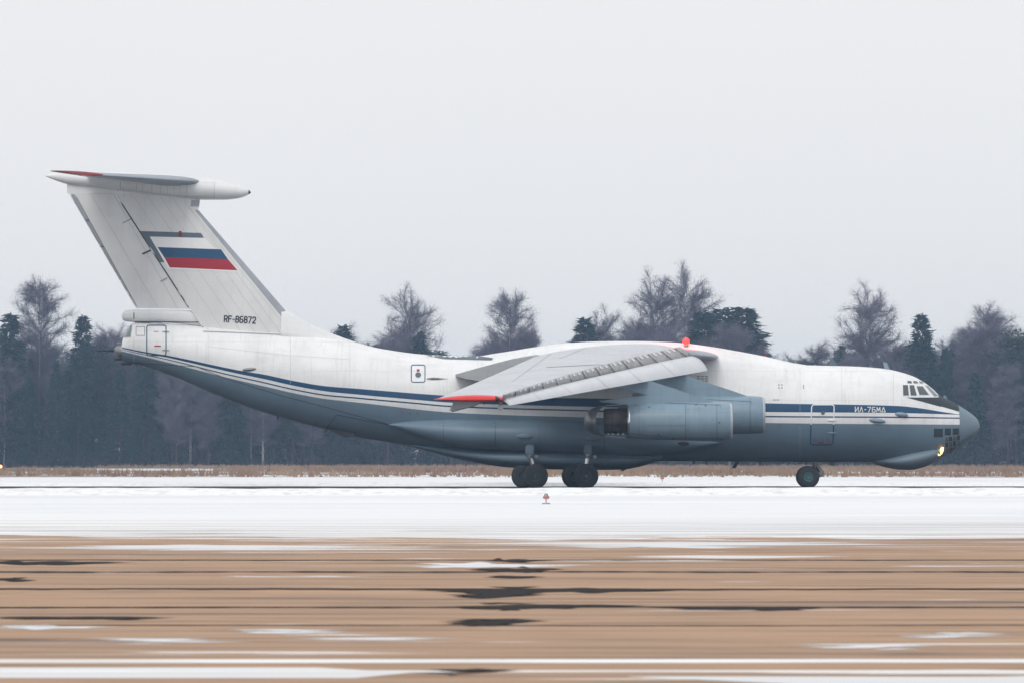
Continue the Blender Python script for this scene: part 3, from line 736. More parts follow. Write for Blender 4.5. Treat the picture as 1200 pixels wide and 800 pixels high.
for a, b in (((155, 228), (262, 388)), ((172, 229), (283, 390)), ((188, 231), (300, 391)), ((203, 233), (317, 392)), ((216, 236), (330, 392)), ((222, 243), (343, 393))):
    ln += strip([a, b], .45)
decal('panel_joint', ln, M['line2'], fin, FIN, .008, step=12)
decal('panel_joint', strip([(238, 388.5), (290, 390.5), (343, 393)], .8), M['line'], fin, bvh_of(fin, fus), .03)
decal('hinge_fitting', strip([(144, 261.5), (153.5, 257)], 1.2)+strip([(188, 330), (198, 324.5)], 1.3), M['bare'], rud, bvh_of(fin, rud), .04)
decal('hinge_fitting', strip([(167, 297.8), (177, 293.3)], 2.0), M['linedk'], rud, bvh_of(fin, rud), .04)
decal('navigation_light', [[(209.6, 271), (212.8, 271), (212.8, 278), (209.6, 278)]], M['maroon'], fin, FIN, .03)
decal('trim_tab', [[(80.6, 227.6), (86.5, 227.6), (160.5, 361.5), (156.2, 361.5)]], M['leading'], rud, RUD, .014)
decal('panel_joint', strip([(87.5, 227.6), (161.5, 361.5)], .7), M['linedk'], rud, RUD, .016)
decal('rudder_gap', strip([(135.6, 227.6), (221.2, 360.4)], 1.5), M['ribgrey'], fin, bvh_of(fin, rud), .03)
for s in (.22, .45, .63, .8): decal('tab_hinge', strip([(81+74*s-1, 228+134*s), (87+74*s+1, 228+134*s+1)], 1.2), M['linedk'], rud, RUD, .03)
decal('panel_joint', strip([(133, 227.5), (208, 361)], .35)+strip([(107, 228), (185, 361)], .3), M['line'], rud, RUD, .008)
# shadow gap between fin and rudder is a painted dark strip; rudder is thinner too.  housing under the rudder
ht = prof([(142.5, 369), (144, 365.5), (148, 363.6), (158, 363), (200, 363.2), (222, 364), (240, 375)]); hb = prof([(142.5, 372), (144, 375.3), (148, 376.8), (158, 377.6), (200, 378.5), (240, 383)])
hw2 = prof([(142.5, .08), (144, .26), (148, .36), (158, .42), (200, .42), (222, .38), (240, .08)])
rings = []
for p in list(np.linspace(142.5, 158, 14))+[158.01]+list(np.linspace(159, 240, 20)):
    zt, zb, a = PZ(ht(p)), PZ(hb(p)), hw2(p); zc, b = (zt+zb)/2, (zt-zb)/2; e = .72
    rings.append([(PX(p), -a*math.copysign(abs(math.sin(t))**e, math.sin(t)), zc+b*math.copysign(abs(math.cos(t))**e, math.cos(t))) for t in [2*math.pi*k/48 for k in range(48)]])
V, Fc = loft(rings); hous = fixnormals(mesh_obj('rudder_housing', V, Fc, M['white'], plane, angle=50))
decal('housing_joint', strip([(157, 363.6), (157, 377)], 1.1), M['linedk'], hous, bvh_of(hous), .01)
decal('housing_joint', strip([(158, 377), (233, 377.4), (238, 384)], .9), M['linedk'], hous, bvh_of(hous, fus), .03)
# dorsal fillet
dt = prof([(330, 362), (343, 367.8), (352, 373.5), (365, 380.3), (382, 387.8), (407, 397.4), (430, 404.5), (455, 410.5)])
rings = []
for p in np.linspace(330, 455, 50):
    s = (p-330)/125; a = .34*(1-s)+.10; zt, zb = PZ(dt(p)), PZ(top(p))-.5; rr_ = []
    for t in np.linspace(0, 2*math.pi, 32, endpoint=False):
        c = math.cos(t); k_ = (c+1)/2; wd_ = a*(1+2.4*(1-k_)**2.2)
        rr_.append((PX(p), -wd_*math.sin(t), zb+(zt-zb)*k_))
    rings.append(rr_)
V, Fc = loft(rings); dors = fixnormals(mesh_obj('dorsal_fillet', V, Fc, M['white'], plane, angle=50))
# --- bullet fairing and tailplane
bu_t = prof([(53, 205.8), (60, 203.5), (80, 201.2), (115, 201.5), (160, 202.5), (200, 205), (238, 208.6), (266, 212.6), (284, 218.4), (290, 221.8), (293.6, 225.4)])
bu_b = prof([(53, 207), (60, 210), (78, 216), (110, 220.5), (141, 225), (180, 230), (210, 232.8), (238, 234.4), (262, 234.4), (277, 233), (288, 229.8), (293.6, 226.4)])
bu_w = prof([(53, .06), (78, .35), (141, .62), (200, .72), (238, .74), (266, .64), (284, .38), (290, .2), (293.6, .04)])
rings = []
for p in 53+(293.6-53)*(1-np.cos(np.linspace(0, math.pi, 100)))/2:
    zt, zb, a = PZ(bu_t(p)), PZ(bu_b(p)), bu_w(p); zc, b = (zt+zb)/2, (zt-zb)/2
    rings.append([(PX(p), -a*math.sin(t), zc+b*math.cos(t)) for t in [2*math.pi*k/64 for k in range(64)]])
V, Fc = loft(rings); bul = fixnormals(mesh_obj('tail_bullet', V, Fc, M['white'], plane)); BUL = bvh_of(bul)
decal('bullet_tip', [[(291, 221.5), (294.5, 221.5), (294.5, 229), (291, 229)]], M['black'], bul, BUL, .02, step=1.5)
bl = strip([(141, 213), (141, 225.5)], .7)+strip([(219, 217.5), (219, 234)], .5)+strip([(251, 210.5), (251, 234.3)], .4)
for x_ in (160, 167, 178, 188, 196, 204, 211): bl += strip([(x_, 214.5), (x_, bu_b(x_)-1)], .28)
bl += strip([(141, 221.6), (180, 226.6), (219, 230.5), (251, 231.5)], .35)
decal('panel_joint', bl, M['line'], bul, BUL, .01)
def airfoil(c, up, lo):
    """c 0=LE..1=TE -> (upper, lower) offsets"""
    f = 1.9*math.sqrt(c)*(1-c)**.85*1.05 if 0 < c < 1 else 0
    return up*min(f, 1.2), -lo*min(f, 1.2)
def wingloft(name, st, mat, parent, n=30):
    rings = []
    for Y, lx, lz, tx_, tz, up, lo in st:
        cs_ = [(1-math.cos(math.pi*k/n))/2 for k in range(n+1)]; U, Lw = [], []
        for c in cs_:
            u, l = airfoil(c, up, lo); x = lx+(tx_-lx)*c; z = lz+(tz-lz)*c; U.append((x, Y, z+u)); Lw.append((x, Y, z+l-.01*c))
        rings.append(U+Lw[::-1][0:-1])
    V, Fc = loft(rings); return fixnormals(mesh_obj(name, V, Fc, mat, parent, angle=50))
st = []
for s in np.linspace(0, 1, 12):
    Y = -.2-8.3*s; px0 = 238-117*s; px1 = 104-46*s
    st.append((Y, PX(px0, Y), PZ(213.5-7.5*s, Y), PX(px1, Y), PZ(207-6.3*s, Y), .30*(1-s)+.10*s, .36*(1-s)+.11*s))
tp = wingloft('tailplane', st, M['white'], plane)
TB = bvh_of(tp)
# grey de-iced leading edge: a slightly larger skin over the front 22 % of the chord
def skin(name, st, c0, off, mat, parent, n=10):
    rings = []
    for Y, lx, lz, tx_, tz, up, lo in st:
        cs_ = [c0*(k/n)**1.6 for k in range(n, -1, -1)]; R = []
        for c in cs_: u, l = airfoil(c, up+off, lo+off); R.append((lx+(tx_-lx)*c+off*(1 if c < .02 else 0), Y, lz+(tz-lz)*c+u+off*.4))
        for c in cs_[::-1][1:]: u, l = airfoil(c, up+off, lo+off); R.append((lx+(tx_-lx)*c, Y, lz+(tz-lz)*c+l-off*.4))
        rings.append(R)
    V, Fc = loft(rings, closed=False); return fixnormals(mesh_obj(name, V, Fc, mat, parent, angle=60))
skin('leading_edge', st, .30, .018, M['deice'], tp)
Yt = -8.5; tipst = []
for s in np.linspace(0, 1, 8):
    Y = Yt-.55*math.sin(s*math.pi/2); q = math.cos(s*math.pi/2)
    tipst.append((Y, PX(121-(1-q)*22, Y), PZ(205.4, Y), PX(58+(1-q)*8, Y), PZ(200.2, Y), .11*q+.004, .12*q+.004))
wingloft('tailplane_tip', tipst, M['maroon'], tp)
tp2 = mirror_tree(tp, plane)

# --- wings
r_Y, t_Y = -3.9, -24.6
def wing_st(s):
    Y = r_Y+(t_Y-r_Y)*s
    lx = PX(794, r_Y)*(1-s)+PX(584, t_Y)*s; lz = PZ(410.5, r_Y)*(1-s)+PZ(465.5, t_Y)*s
    tx_ = PX(627, r_Y)*(1-s)+PX(513, t_Y)*s; tz = PZ(417.5, r_Y)*(1-s)+PZ(466.4, t_Y)*s
    b = math.sin(math.pi*s)
    tx_ -= .15*b; tz -= .10*b
    return (Y, lx, lz, tx_, tz, .50*(1-s)+.17*s, .40*(1-s)+.13*s)
stw = [wing_st(s) for s in np.linspace(0, 1, 40)]
r0 = stw[0]
inner = (-1.2, r0[1], r0[2]+.06, r0[3], r0[4]+.06, .55, .45)
wing = wingloft('wing', [inner]+stw, M['wingtop'], plane, n=40)
WB = bvh_of(wing)
# fixed inboard nose of the wing (ahead of the slat)
g = []
for s in np.linspace(0, 1, 10):
    Y = -1.6-2.9*s; q = math.sqrt(max(0, 1-(max(0, s-.35)/.65)**2)); 
    g.append((Y, PX(812+30*q*(1-.12*s), Y), PZ(418-3*(1-q), Y), PX(735, Y), PZ(410, Y), .36*(.35+.65*q), .36*(.35+.65*q)))
wingloft('wing_root_nose', g, M['leading'], wing)
# slat: drooped curved panel ahead of the wing
def slat_ring(s):
    Y = -4.4+(-24.75+4.4)*s
    ux, uz = PX(808, -4.4)*(1-s)+PX(587, -24.75)*s, PZ(416, -4.4)*(1-s)+PZ(466, -24.75)*s
    lx, lz = PX(829, -4.4)*(1-s)+PX(597.5, -24.75)*s, PZ(434, -4.4)*(1-s)+PZ(474.5, -24.75)*s
    u = Vector((ux, uz)); l = Vector((lx, lz)); d = l-u; nrm = Vector((-d.y, d.x)).normalized();
    if nrm.x < 0: nrm = -nrm
    o, i = [], []
    for k_ in range(13):
        t = k_/12; b = math.sin(math.pi*t)**.8*d.length*.16; th = d.length*.16*math.sin(math.pi*min(1, t*.9+.1))**.6+.01
        p = u+d*t+nrm*b; q = p-nrm*th; o.append((p.x, Y, p.y)); i.append((q.x, Y, q.y))
    return o+i[::-1]
rings = [slat_ring(s) for s in np.linspace(0, 1, 50)]
# rounded inboard end
def shrink(r, k_, dy):
    c = Vector(np.mean(np.array(r), 0)); return [tuple(c+(Vector(v)-c)*k_+Vector((0, dy, 0))) for v in r]
rings = [shrink(rings[0], .55, .28), shrink(rings[0], .85, .18), shrink(rings[0], .97, .07)]+rings
V, Fc = loft(rings); slat = fixnormals(mesh_obj('slat', V, Fc, M['slat'], wing, angle=50))
SB = bvh_of(slat)
sl = []
for s in (.16, .33, .5, .68, .84): sl += strip([(808-221*s, 416+50*s), (829-231.5*s, 434+40.5*s)], .35)
decal('slat_joint', sl, M['line'], slat, SB, .008)
# bay between slat and wing, with tracks and rib gaps
def uplerp(a, b, s): return (a[0]+(b[0]-a[0])*s, a[1]+(b[1]-a[1])*s)
Bu = lambda s: (797-207*s, 406.6+56.2*s-3.2*math.sin(math.pi*s)); Bl = lambda s: (812-224*s, 416.6+50.4*s-.6*math.sin(math.pi*s))
bayV = []; nB = 60
for i_ in range(nB+1):
    s = i_/nB; Yb = -4.3+(-24.7+4.3)*s; a = P(*Bu(s), Yb-.5); b = P(*Bl(s), Yb-.1); m_ = (a+b)/2+Vector((.06, -.12, .06))
    bayV += [a+Vector((-.02, 0, .03)), m_, b+Vector((.0, 0, -.12))]
bayF = []
for i_ in range(nB): bayF += [(3*i_, 3*i_+3, 3*i_+4, 3*i_+1), (3*i_+1, 3*i_+4, 3*i_+5, 3*i_+2)]
bay = fixnormals(mesh_obj('slat_bay', bayV, bayF, M['bay'], wing)); 
bay.modifiers.new('thick', 'SOLIDIFY').thickness = .03
BB = bvh_of(bay, wing, slat)
def bandpoly(s, t0, t1, ws):
    a, b = Bu(s), Bl(s); a2, b2 = Bu(s+ws), Bl(s+ws)
    # ribs slant: lower end further inboard
    p = lambda s_, t_: (Bu(s_)[0]+(Bl(s_)[0]-Bu(s_)[0])*t_, Bu(s_)[1]+(Bl(s_)[1]-Bu(s_)[1])*t_)
    return [p(s, t0), p(s+ws, t0), p(s+ws, t1), p(s, t1)]
for i_ in range(13):
    s = .03+.075*i_; decal('slat_rib', [bandpoly(s, .0, 1, .005)], M['ribgrey'], wing, bvh_of(bay), .03)
for i_ in range(13):
    for q_ in (.020, .048):
        s = .03+.075*i_+q_
        if s < .97: decal('slat_track', [bandpoly(s, .02, .34, .009)], M['slat'], wing, bvh_of(bay), .05)
# wing surface joints
wl = strip([(640, 430), (700, 427), (757, 428.5)], .7)
for a, b in (((600, 447), (646, 414)), ((655, 420), (700, 402.5))): wl += strip([a, b], .3)
decal('panel_joint', wl, M['line'], wing, WB, .012, step=6)
# wing tip fairing, red
tips = []
for s in np.linspace(0, 1, 10):
    Y = -24.5-.75*math.sin(s*math.pi/2); q = math.cos(s*math.pi/2)
    tips.append((Y, PX(594-(1-q)*26, Y), PZ(467.8, Y), PX(508+(1-q)*14, Y), PZ(467.3, Y), .27*(.25+.75*q), .12*(.25+.75*q)))
tip = wingloft('wing_tip', tips, M['redtip'], wing)
decal('navigation_light', [[(580.5, 463.5), (586, 467.2), (580.5, 469.6)]], M['black'], tip, bvh_of(tip), .03, step=2)
# drooped outer flap, inboard flap and small pod under the tip
prism('aileron', [(PX(x, -24), PZ(y, -24)) for x, y in ((533, 468), (566, 468.5), (556, 474.5), (529.5, 481.5), (527, 480))], -24.25, -21.0, M['flap'], wing)
prism('flap_fence', [(PX(x, -24), PZ(y, -24)) for x, y in ((568, 469), (573, 469), (567, 474))], -23.9, -23.7, M['linedk'], wing)
prism('flap', [(PX(x, -4), PZ(y, -4)) for x, y in ((628, 415.5), (600, 420.5), (560, 431), (534, 438.3), (533.5, 440), (545, 443.5), (577, 448.5), (640, 452), (660, 420))], -4.3, -1.9, M['flap'], wing)
bm = bmesh.new(); cyl_bm(bm, (PX(586.5, -24.4), -24.45, PZ(477.5, -24.4)), (PX(586.5, -24.4), -24.1, PZ(477.5, -24.4)), .135, .135, 20)
cyl_bm(bm, (PX(586.5, -24.3), -24.3, PZ(475, -24.4)), (PX(586.5, -24.3), -24.3, PZ(470, -24.4)), .07, .1, 10)
bm_obj('landing_light', bm, M['bare'], wing)
# engines ----------------------------------------------------------
def make_engine(px, py, Y, parent):
    c = P(px, py, Y); k_ = (Y-CAMY)/F
    def q(x): return (x-858)*k_
    outer = [(q(736.5), .855), (q(745), .89), (q(762), .93), (q(790), .965), (q(820), .99), (q(840), .985), (q(850), .965), (q(853.5), .945), (q(855.3), .925)]
    V, Fc = revolve(outer, n=64, c=c); eng = fixnormals(mesh_obj('engine', V, Fc, M['nac'], parent))
    lip = [(q(855.3), .925), (q(856.9), .90), (q(858), .86), (q(857), .80), (q(853), .77), (q(835), .78), (q(820), .80)]
    V, Fc = revolve(lip, n=64, c=c); fixnormals(mesh_obj('intake_lip', V, Fc, M['lipwhite'], eng))
    V, Fc = revolve([(q(821), .80), (q(820), .3), (q(822), .25), (q(832), .02)], n=48, c=c); fixnormals(mesh_obj('fan', V, Fc, M['burnt'], eng))
    V, Fc = revolve([(q(739), .845), (q(737.2), .868), (q(735.2), .866), (q(735), .80)], n=64, c=c); fixnormals(mesh_obj('cowl_ring', V, Fc, M['chrome'], eng))
    V, Fc = revolve([(q(736), .82), (q(735.5), .68), (q(722), .66), (q(714), .655), (q(708), .63), (q(707.4), .60), (q(709), .4), (q(714), .05)], n=48, c=c); fixnormals(mesh_obj('exhaust_core', V, Fc, M['burnt'], eng))
    # reverser bucket: two half shells turned open behind the core
    V, Fc = [], []; na, nt_ = 64, 14; x_ap = q(684.5)
    for side in (0, 1):
        for j_ in range(nt_+1):
            t = j_/nt_; r_ = .765*math.sin(t*math.pi/2)**.8-.045*side
            for k2 in range(na):
                th = 2*math.pi*k2/na; cut = abs(math.cos(th))**1.3          # near and far lips are cut back
                edge = q(708.5)-(q(708.5)-q(697.5))*cut; sx_ = x_ap+.04*side+(edge-x_ap-.04*side)*(1-math.cos(t*math.pi/2)) 
                V.append((c.x+sx_, c.y+max(r_, .01)*math.cos(th), c.z+.02+max(r_, .01)*math.sin(th)))
    ring = lambda sd_, j_, k2: sd_*(nt_+1)*na+j_*na+k2 % na
    for sd_ in (0, 1):
        for j_ in range(nt_):
            for k2 in range(na): Fc.append((ring(sd_, j_, k2), ring(sd_, j_, k2+1), ring(sd_, j_+1, k2+1), ring(sd_, j_+1, k2)))
    for k2 in range(na): Fc.append((ring(0, nt_, k2), ring(0, nt_, k2+1), ring(1, nt_, k2+1), ring(1, nt_, k2)))
    bk = fixnormals(mesh_obj('reverser_bucket', V, Fc, M['bare'], eng, angle=40))
    for sgn in (1, -1):
        bm = bmesh.new()
        for yy in (-.28, 0, .28):
            zz = .80 if sgn > 0 else -.80
            box_bm(bm, (c.x+q(721), c.y+yy, c.z+zz+(.03 if sgn > 0 else .0)), (.034*(740-703)*1.05/1.0*.62*1.6/1.3, .14, .04), Matrix.Rotation(math.radians(-4*sgn), 3, 'Y'), .015)
        bm_obj('reverser_arm', bm, M['bare'], eng)
    bm = bmesh.new()
    for xx in (713, 718, 724, 730): box_bm(bm, (c.x+q(xx), c.y-.45, c.z-.66), (.12, .12, .09), None, .02)
    bm_obj('reverser_linkage', bm, M['bare'], eng)
    V, Fc = revolve([(q(735.5), .70), (q(712), .735), (q(711), .69)], n=8, c=c, a0=235, a1=262)
    # pylon : a thick swept plate from the cowl up to the wing
    pts = [(840, 471.8), (825, 466.6), (797, 457.4), (757, 444.2), (735, 437), (690, 444), (700, 452), (733, 455), (762, 463), (702, 468.4), (704, 471), (742, 474), (800, 476)]
    top_ = [(p[0]-858)*k_+c.x for p in pts]; zz = [(493-p[1])*k_+c.z for p in pts]
    prism('pylon', list(zip(top_, zz)), Y-.20, Y+.20, M['nac'], eng, bevel=.03)
    return eng
M['lipwhite'] = paint('lip_metal', (.50, .53, .56), .3, metal=.2, dirt=.05)
e1 = make_engine(858, 493, -10.6, plane); e2 = make_engine(896, 485.5, -6.4, plane)
mirror_tree(e1, plane); mirror_tree(e2, plane)
E1 = bvh_of(e1); E2 = bvh_of(e2)
decal('cowl_joint', strip([(749, 470), (749, 516)], .4)+strip([(803.5, 469), (803.5, 517)], .6)+strip([(840, 470), (840, 517)], .5)+strip([(738, 507), (790, 512.8), (850, 513)], .4), M['ribgrey'], e1, E1, .008)
decal('cowl_marking', [[(x, y), (x+1.6, y), (x+1.6, y+1.3), (x, y+1.3)] for x, y in ((815, 473), (788, 512), (842, 494), (760, 476), (771, 508), (826, 474))], M['linedk'], e1, E1, .014)
decal('cowl_hatch', strip([(778, 471.5), (844, 474.2), (845, 477)], .5)+strip([(760, 498), (803, 498)], .35), M['ribgrey'], e1, E1, .012)
decal('cowl_hatch', strip([(826, 467.5), (880, 470), (881, 473)], .5), M['ribgrey'], e2, E2, .012)
decal('cowl_joint', strip([(879, 463), (879, 508)], .5), M['ribgrey'], e2, E2, .008)
mirror_tree(wing, plane)

# --- landing gear
def wheel(name, c, R, W, parent, hub='hub'):
    pr = [(-W*.5, R*.42), (-W*.5, R*.70), (-W*.44, R*.88), (-W*.30, R*.975), (-W*.1, R), (W*.1, R), (W*.30, R*.975), (W*.44, R*.88), (W*.5, R*.70), (W*.5, R*.42)]
    V, Fc = revolve(pr, 'Y', 48, c); ty = fixnormals(mesh_obj(name, V, Fc, M['tyre'], parent, angle=50))
    pr = [(-W*.42, .0), (-W*.44, R*.10), (-W*.5, R*.13), (-W*.5, R*.2), (-W*.34, R*.24), (-W*.36, R*.36), (-W*.515, R*.40), (-W*.505, R*.45), (-W*.3, R*.46), (W*.3, R*.46), (W*.5, R*.42), (W*.34, R*.24), (W*.4, .0)]
    V, Fc = revolve(pr, 'Y', 32, c); fixnormals(mesh_obj('rim', V, Fc, M[hub], ty, angle=40)); return ty
Rm = .655
def main_gear(px, Yc, dx, spx):
    x = PX(px, Yc)+dx; sx_ = PX(spx, Yc)+dx; z = Rm+.006
    bm = bmesh.new(); box_bm(bm, (sx_, Yc+.05, PZ(526.5, Yc)), (.46, .45, .50), None, .06)
    st_ = bm_obj('main_gear', bm, M['greyb'], plane)
    bm = bmesh.new(); cyl_bm(bm, (sx_, Yc+.05, PZ(530, Yc)), (x-.02, Yc+.05, z+.1), .13, .12, 20); bm_obj('strut', bm, M['chrome'], st_)
    bm = bmesh.new(); cyl_bm(bm, (sx_, Yc+.05, PZ(532.5, Yc)), (sx_, Yc+.05, PZ(536.5, Yc)), .19, .17, 20)
    cyl_bm(bm, (x, Yc-.60, z), (x, Yc+.60, z), .09, .09, 16)
    box_bm(bm, (sx_+.36, Yc-.1, PZ(534.5, Yc)), (.2, .2, .16), None, .03); bm_obj('axle', bm, M['bare'], st_)
    for yy in (-.42, .42): wheel('wheel', (x, Yc+yy, z), Rm, .42, st_, 'hubdk')
for px, spx in ((627.5, 620.8), (686.5, 689)):
    for yc, dx in ((-3.3, 0), (-1.75, -.62), (1.75, -.62), (3.3, 0)): main_gear(px, yc, dx, spx)
# nose gear
bm = bmesh.new(); x0, zN = PX(947, -.6), .60
cyl_bm(bm, (PX(955.5), 0, PZ(538)), (PX(955.5), 0, PZ(550)), .19, .16, 20); cyl_bm(bm, (PX(955.5), 0, PZ(550)), (x0+.05, 0, zN), .13, .12, 16)
ng = bm_obj('nose_gear', bm, M['bare'], plane)
bm = bmesh.new(); cyl_bm(bm, (PX(957), -.16, PZ(545)), (PX(964), -.16, PZ(556)), .10, .12, 12); cyl_bm(bm, (PX(957), .16, PZ(545)), (PX(964), .16, PZ(556)), .10, .12, 12)
cyl_bm(bm, (PX(964), -.2, PZ(556)), (PX(952), -.2, PZ(559.5)), .07, .07, 12); box_bm(bm, (PX(962), -.1, PZ(553)), (.22, .5, .3), Matrix.Rotation(.8, 3, 'Y'), .04)
cyl_bm(bm, (x0, -.75, zN), (x0, .75, zN), .08, .08, 14); bm_obj('drag_link', bm, M['bare'], ng)
for yy in (-.72, -.30, .30, .72): wheel('wheel', (x0, yy, zN), .585, .30, ng)
decal('belly_joint', strip([(640, 535), (780, 537)], .5), M['linedk'], belly, bvh_of(belly), .02)

# --- tail turret
V, Fc = revolve([(0, .0), (.02, .22), (-.12, .36), (-.40, .44), (-.52, .46), (-.56, .40)], n=32)
tc_ = P(133.5, 411)
V, Fc = revolve([(.0, .01), (.03, .14), (.12, .24), (.26, .36), (.44, .43), (.56, .42), (.62, .2)], n=32, c=tc_); tur = fixnormals(mesh_obj('tail_turret', V, Fc, M['bare'], plane, angle=50))
for yy in (-.09, .09):
    bm = bmesh.new(); cyl_bm(bm, (PX(113), yy, PZ(410.6)), (PX(135), yy, PZ(410.8)), .028, .04, 10); cyl_bm(bm, (PX(128), yy, PZ(410.7)), (PX(134), yy, PZ(410.8)), .06, .07, 10); bm_obj('gun_barrel', bm, M['black'], tur)
bm = bmesh.new(); box_bm(bm, (PX(139), 0, PZ(421)), (.46, .5, .12), None, .03); bm_obj('turret_sill', bm, M['black'], tur)
bm = bmesh.new(); box_bm(bm, (PX(148.5), 0, PZ(426.3)), (.58, .5, .12), None, .03); bm_obj('tail_bumper', bm, M['black'], plane)
bm = bmesh.new(); box_bm(bm, (PX(139.5), 0, PZ(402)), (.30, .44, .1), None, .03); bm_obj('turret_brow', bm, M['bare'], tur)

# --- fuselage details, each laid on the real skin
def fd(name, polys, mat, par=fus, off=.012, bv=FB, step=4, **kw): return decal(name, polys, mat, par, bv, off, step, **kw)
fd('antiglare_panel', [[(1062, 465.2), (1102.6, 465.2), (1102.6, 476.2), (1100, 475.5), (1080, 470)]], M['antiglare'], off=.010)
rings = []; lim2 = prof([(1100, 475.5), (1125, 482.6)])
for p in np.linspace(1098.4, 1123, 24):
    zt, zb, a = PZ(top(p)), PZ(bot(p)), hw(p); zc, b = (zt+zb)/2, (zt-zb)/2; x = PX(p); zl = PZ(lim2(p), -a*.9)
    tm = math.acos(max(-.999, min(1, (zl-zc)/b))); rings.append([(x, -(a+.012)*math.sin(t), zc+(b+.012)*math.cos(t)) for t in np.linspace(-tm, tm, 49)])
V, Fc = loft(rings, closed=False); fixnormals(mesh_obj('antiglare_panel', V, Fc, M['antiglare'], fus))
fr = []
for nm_, poly in (('side', [(1058, 450.8), (1063.8, 450.8), (1065, 463), (1058.4, 463)]), ('side', [(1065.6, 451), (1071, 451), (1074.3, 463), (1067.2, 463)]),
                  ('side', [(1074, 452.3), (1081, 452.3), (1088.6, 462.3), (1077.4, 462.3)]), ('front', [(1083.8, 451.2), (1087.3, 451.6), (1099.6, 463.6), (1094.8, 464)])):
    cx_ = sum(p[0] for p in poly)/4; cy_ = sum(p[1] for p in poly)/4
    big = [(cx_+(x-cx_)*1.18, cy_+(y-cy_)*1.10) for x, y in poly]
    wf = fd('cockpit_window', [big], M['puretext'], off=.010, step=2)
    fd('pane', [poly], M['glass'] if nm_ == 'side' else M['glasslt'], wf, off=.02, step=2)
for poly in ([(1063.2, 446), (1067.6, 446), (1068.8, 448.8), (1063.6, 448.8)], [(1069.8, 446), (1074, 446.2), (1076.4, 448.8), (1071, 448.8)], [(1076.6, 446.2), (1081, 446.6), (1082.6, 448.8), (1078.2, 448.8)]):
    fd('eyebrow_window', [poly], M['glass'], off=.014, step=2)
# navigator's glazing
gz = [[(1094.5, 501.6), (1105, 501.6), (1104.6, 511.6), (1094.2, 511.6)], [(1107.2, 501.4), (1114.4, 501.4), (1114, 509.2), (1107, 509.2)], [(1116.4, 501.4), (1123.6, 501.2), (1123.4, 508.6), (1116.2, 508.8)]]
for p in gz: fd('navigator_window', [p], M['glass'], off=.014, step=2)
fd('navigator_nose_frame', [[(1106.6, 511), (1125.6, 508.6), (1137, 511.2), (1124, 524.5), (1106.2, 534.5)]], M['nac'], off=.008, step=2)
for r_i in range(3):
    for c_i in range(4):
        x_ = 1107.4+c_i*4.6+r_i*.2; y_ = 511.9+r_i*6.4-c_i*.75; 
        if x_+3.2 > 1137-(y_-505)*.9: continue
        fd('navigator_window', [[(x_, y_), (x_+3.6, y_-.5), (x_+3.5, y_+5.0), (x_-.1, y_+5.5)]], M['glass'] if (r_i+c_i) % 2 else M['glasslt'], off=.014, step=2)
fl = []
for y_ in (517.4, 523.8): fl += strip([(1106.6, y_), (1124.5, y_-3)], .7)
for x_ in (1111.2, 1115.8, 1120.4): fl += strip([(x_, 511.5), (x_, 531-(x_-1106)*.62)], .6)
fl += strip([(1126, 517.5), (1136, 510.6)], 1.0)+strip([(1125, 521.5), (1131, 516.8)], .6)
fd('navigator_nose_frame', fl, M['bare'], off=.020, step=3)
# landing lamp lit beside the glazing
lc, ln_, _, _ = PB.ray_cast(CAMP, ray(1101.5, 528.5))
lc, ln_, _, _ = bvh_of(fus, chin).ray_cast(CAMP, ray(1101.5, 528.5))
bm = bmesh.new(); cyl_bm(bm, lc+ln_*.0, lc+ln_*.07+Vector((.02, 0, 0)), .20, .17, 24); ld = bm_obj('landing_lamp', bm, M['bare'], plane)
dirl = (Vector((.35, -.9, -.15))).normalized()
bm = bmesh.new(); bmesh.ops.create_uvsphere(bm, u_segments=20, v_segments=12, radius=1, matrix=Matrix.Translation(lc+ln_*.07) @ Matrix.Rotation(math.radians(28), 4, 'Y') @ Matrix.Diagonal((.10, .08, .25, 1))); bm_obj('bulb', bm, M['landing'], ld)
ellipsoid('lamp_cowl', lc+Vector((-.30, -.02, .02)), (.16, .05, .13), M['linedk'], ld)
# doors
fd('door_frame', strip(rrect(172, 381.4, 194.6, 416, 2.6), 1.1, True), M['stripnavy'] if 'stripnavy' in M else M['blue'], off=.016)
fd('door_marking', [[(181, 404.6), (188.5, 404.6), (188.5, 405.9), (181, 405.9)], [(180, 388.4), (186, 388.4), (186, 389), (180, 389)]], M['redflag'], off=.02)
fd('door_hinge', strip([(190.5, 389.1), (198.5, 389.4)], 1)+strip([(190.5, 410.1), (198.5, 410.2)], 1), M['bare'], off=.05)
fd('inspection_hatch', strip(rrect(159.5, 383, 169.6, 393.2, .8), .5, True), M['linedk'], off=.014)
fd('gunner_window', [[(151.8, 381.6), (154, 381.6), (152.6, 394.5), (145.6, 394.5)]], M['glasslt'], off=.016, step=1.5)
fd('gunner_window_frame', strip([(151.2, 381), (154.4, 381), (153, 395.1), (145.4, 395.1)], .7, False), M['bare'], off=.02, step=1.5)
eh = fd('escape_hatch', strip(rrect(482, 427.4, 498, 447.4, 2.2), 1.0, True), M['blue'], off=.016)
fd('porthole', [[(490+3.4*math.cos(a), 439+3.1*math.sin(a)) for a in np.linspace(0, 2*math.pi, 20, endpoint=False)]], M['stripgrey'], eh, .02)
fd('hatch_mark', [[(488.4, 432.4), (491.6, 432.4), (491.6, 435), (488.4, 435)]], M['redflag'], eh, .02)
cd_out = rrect(951.2, 473.6, 977.6, 520.4, 3.2, -.035)
du = [p for p in cd_out]
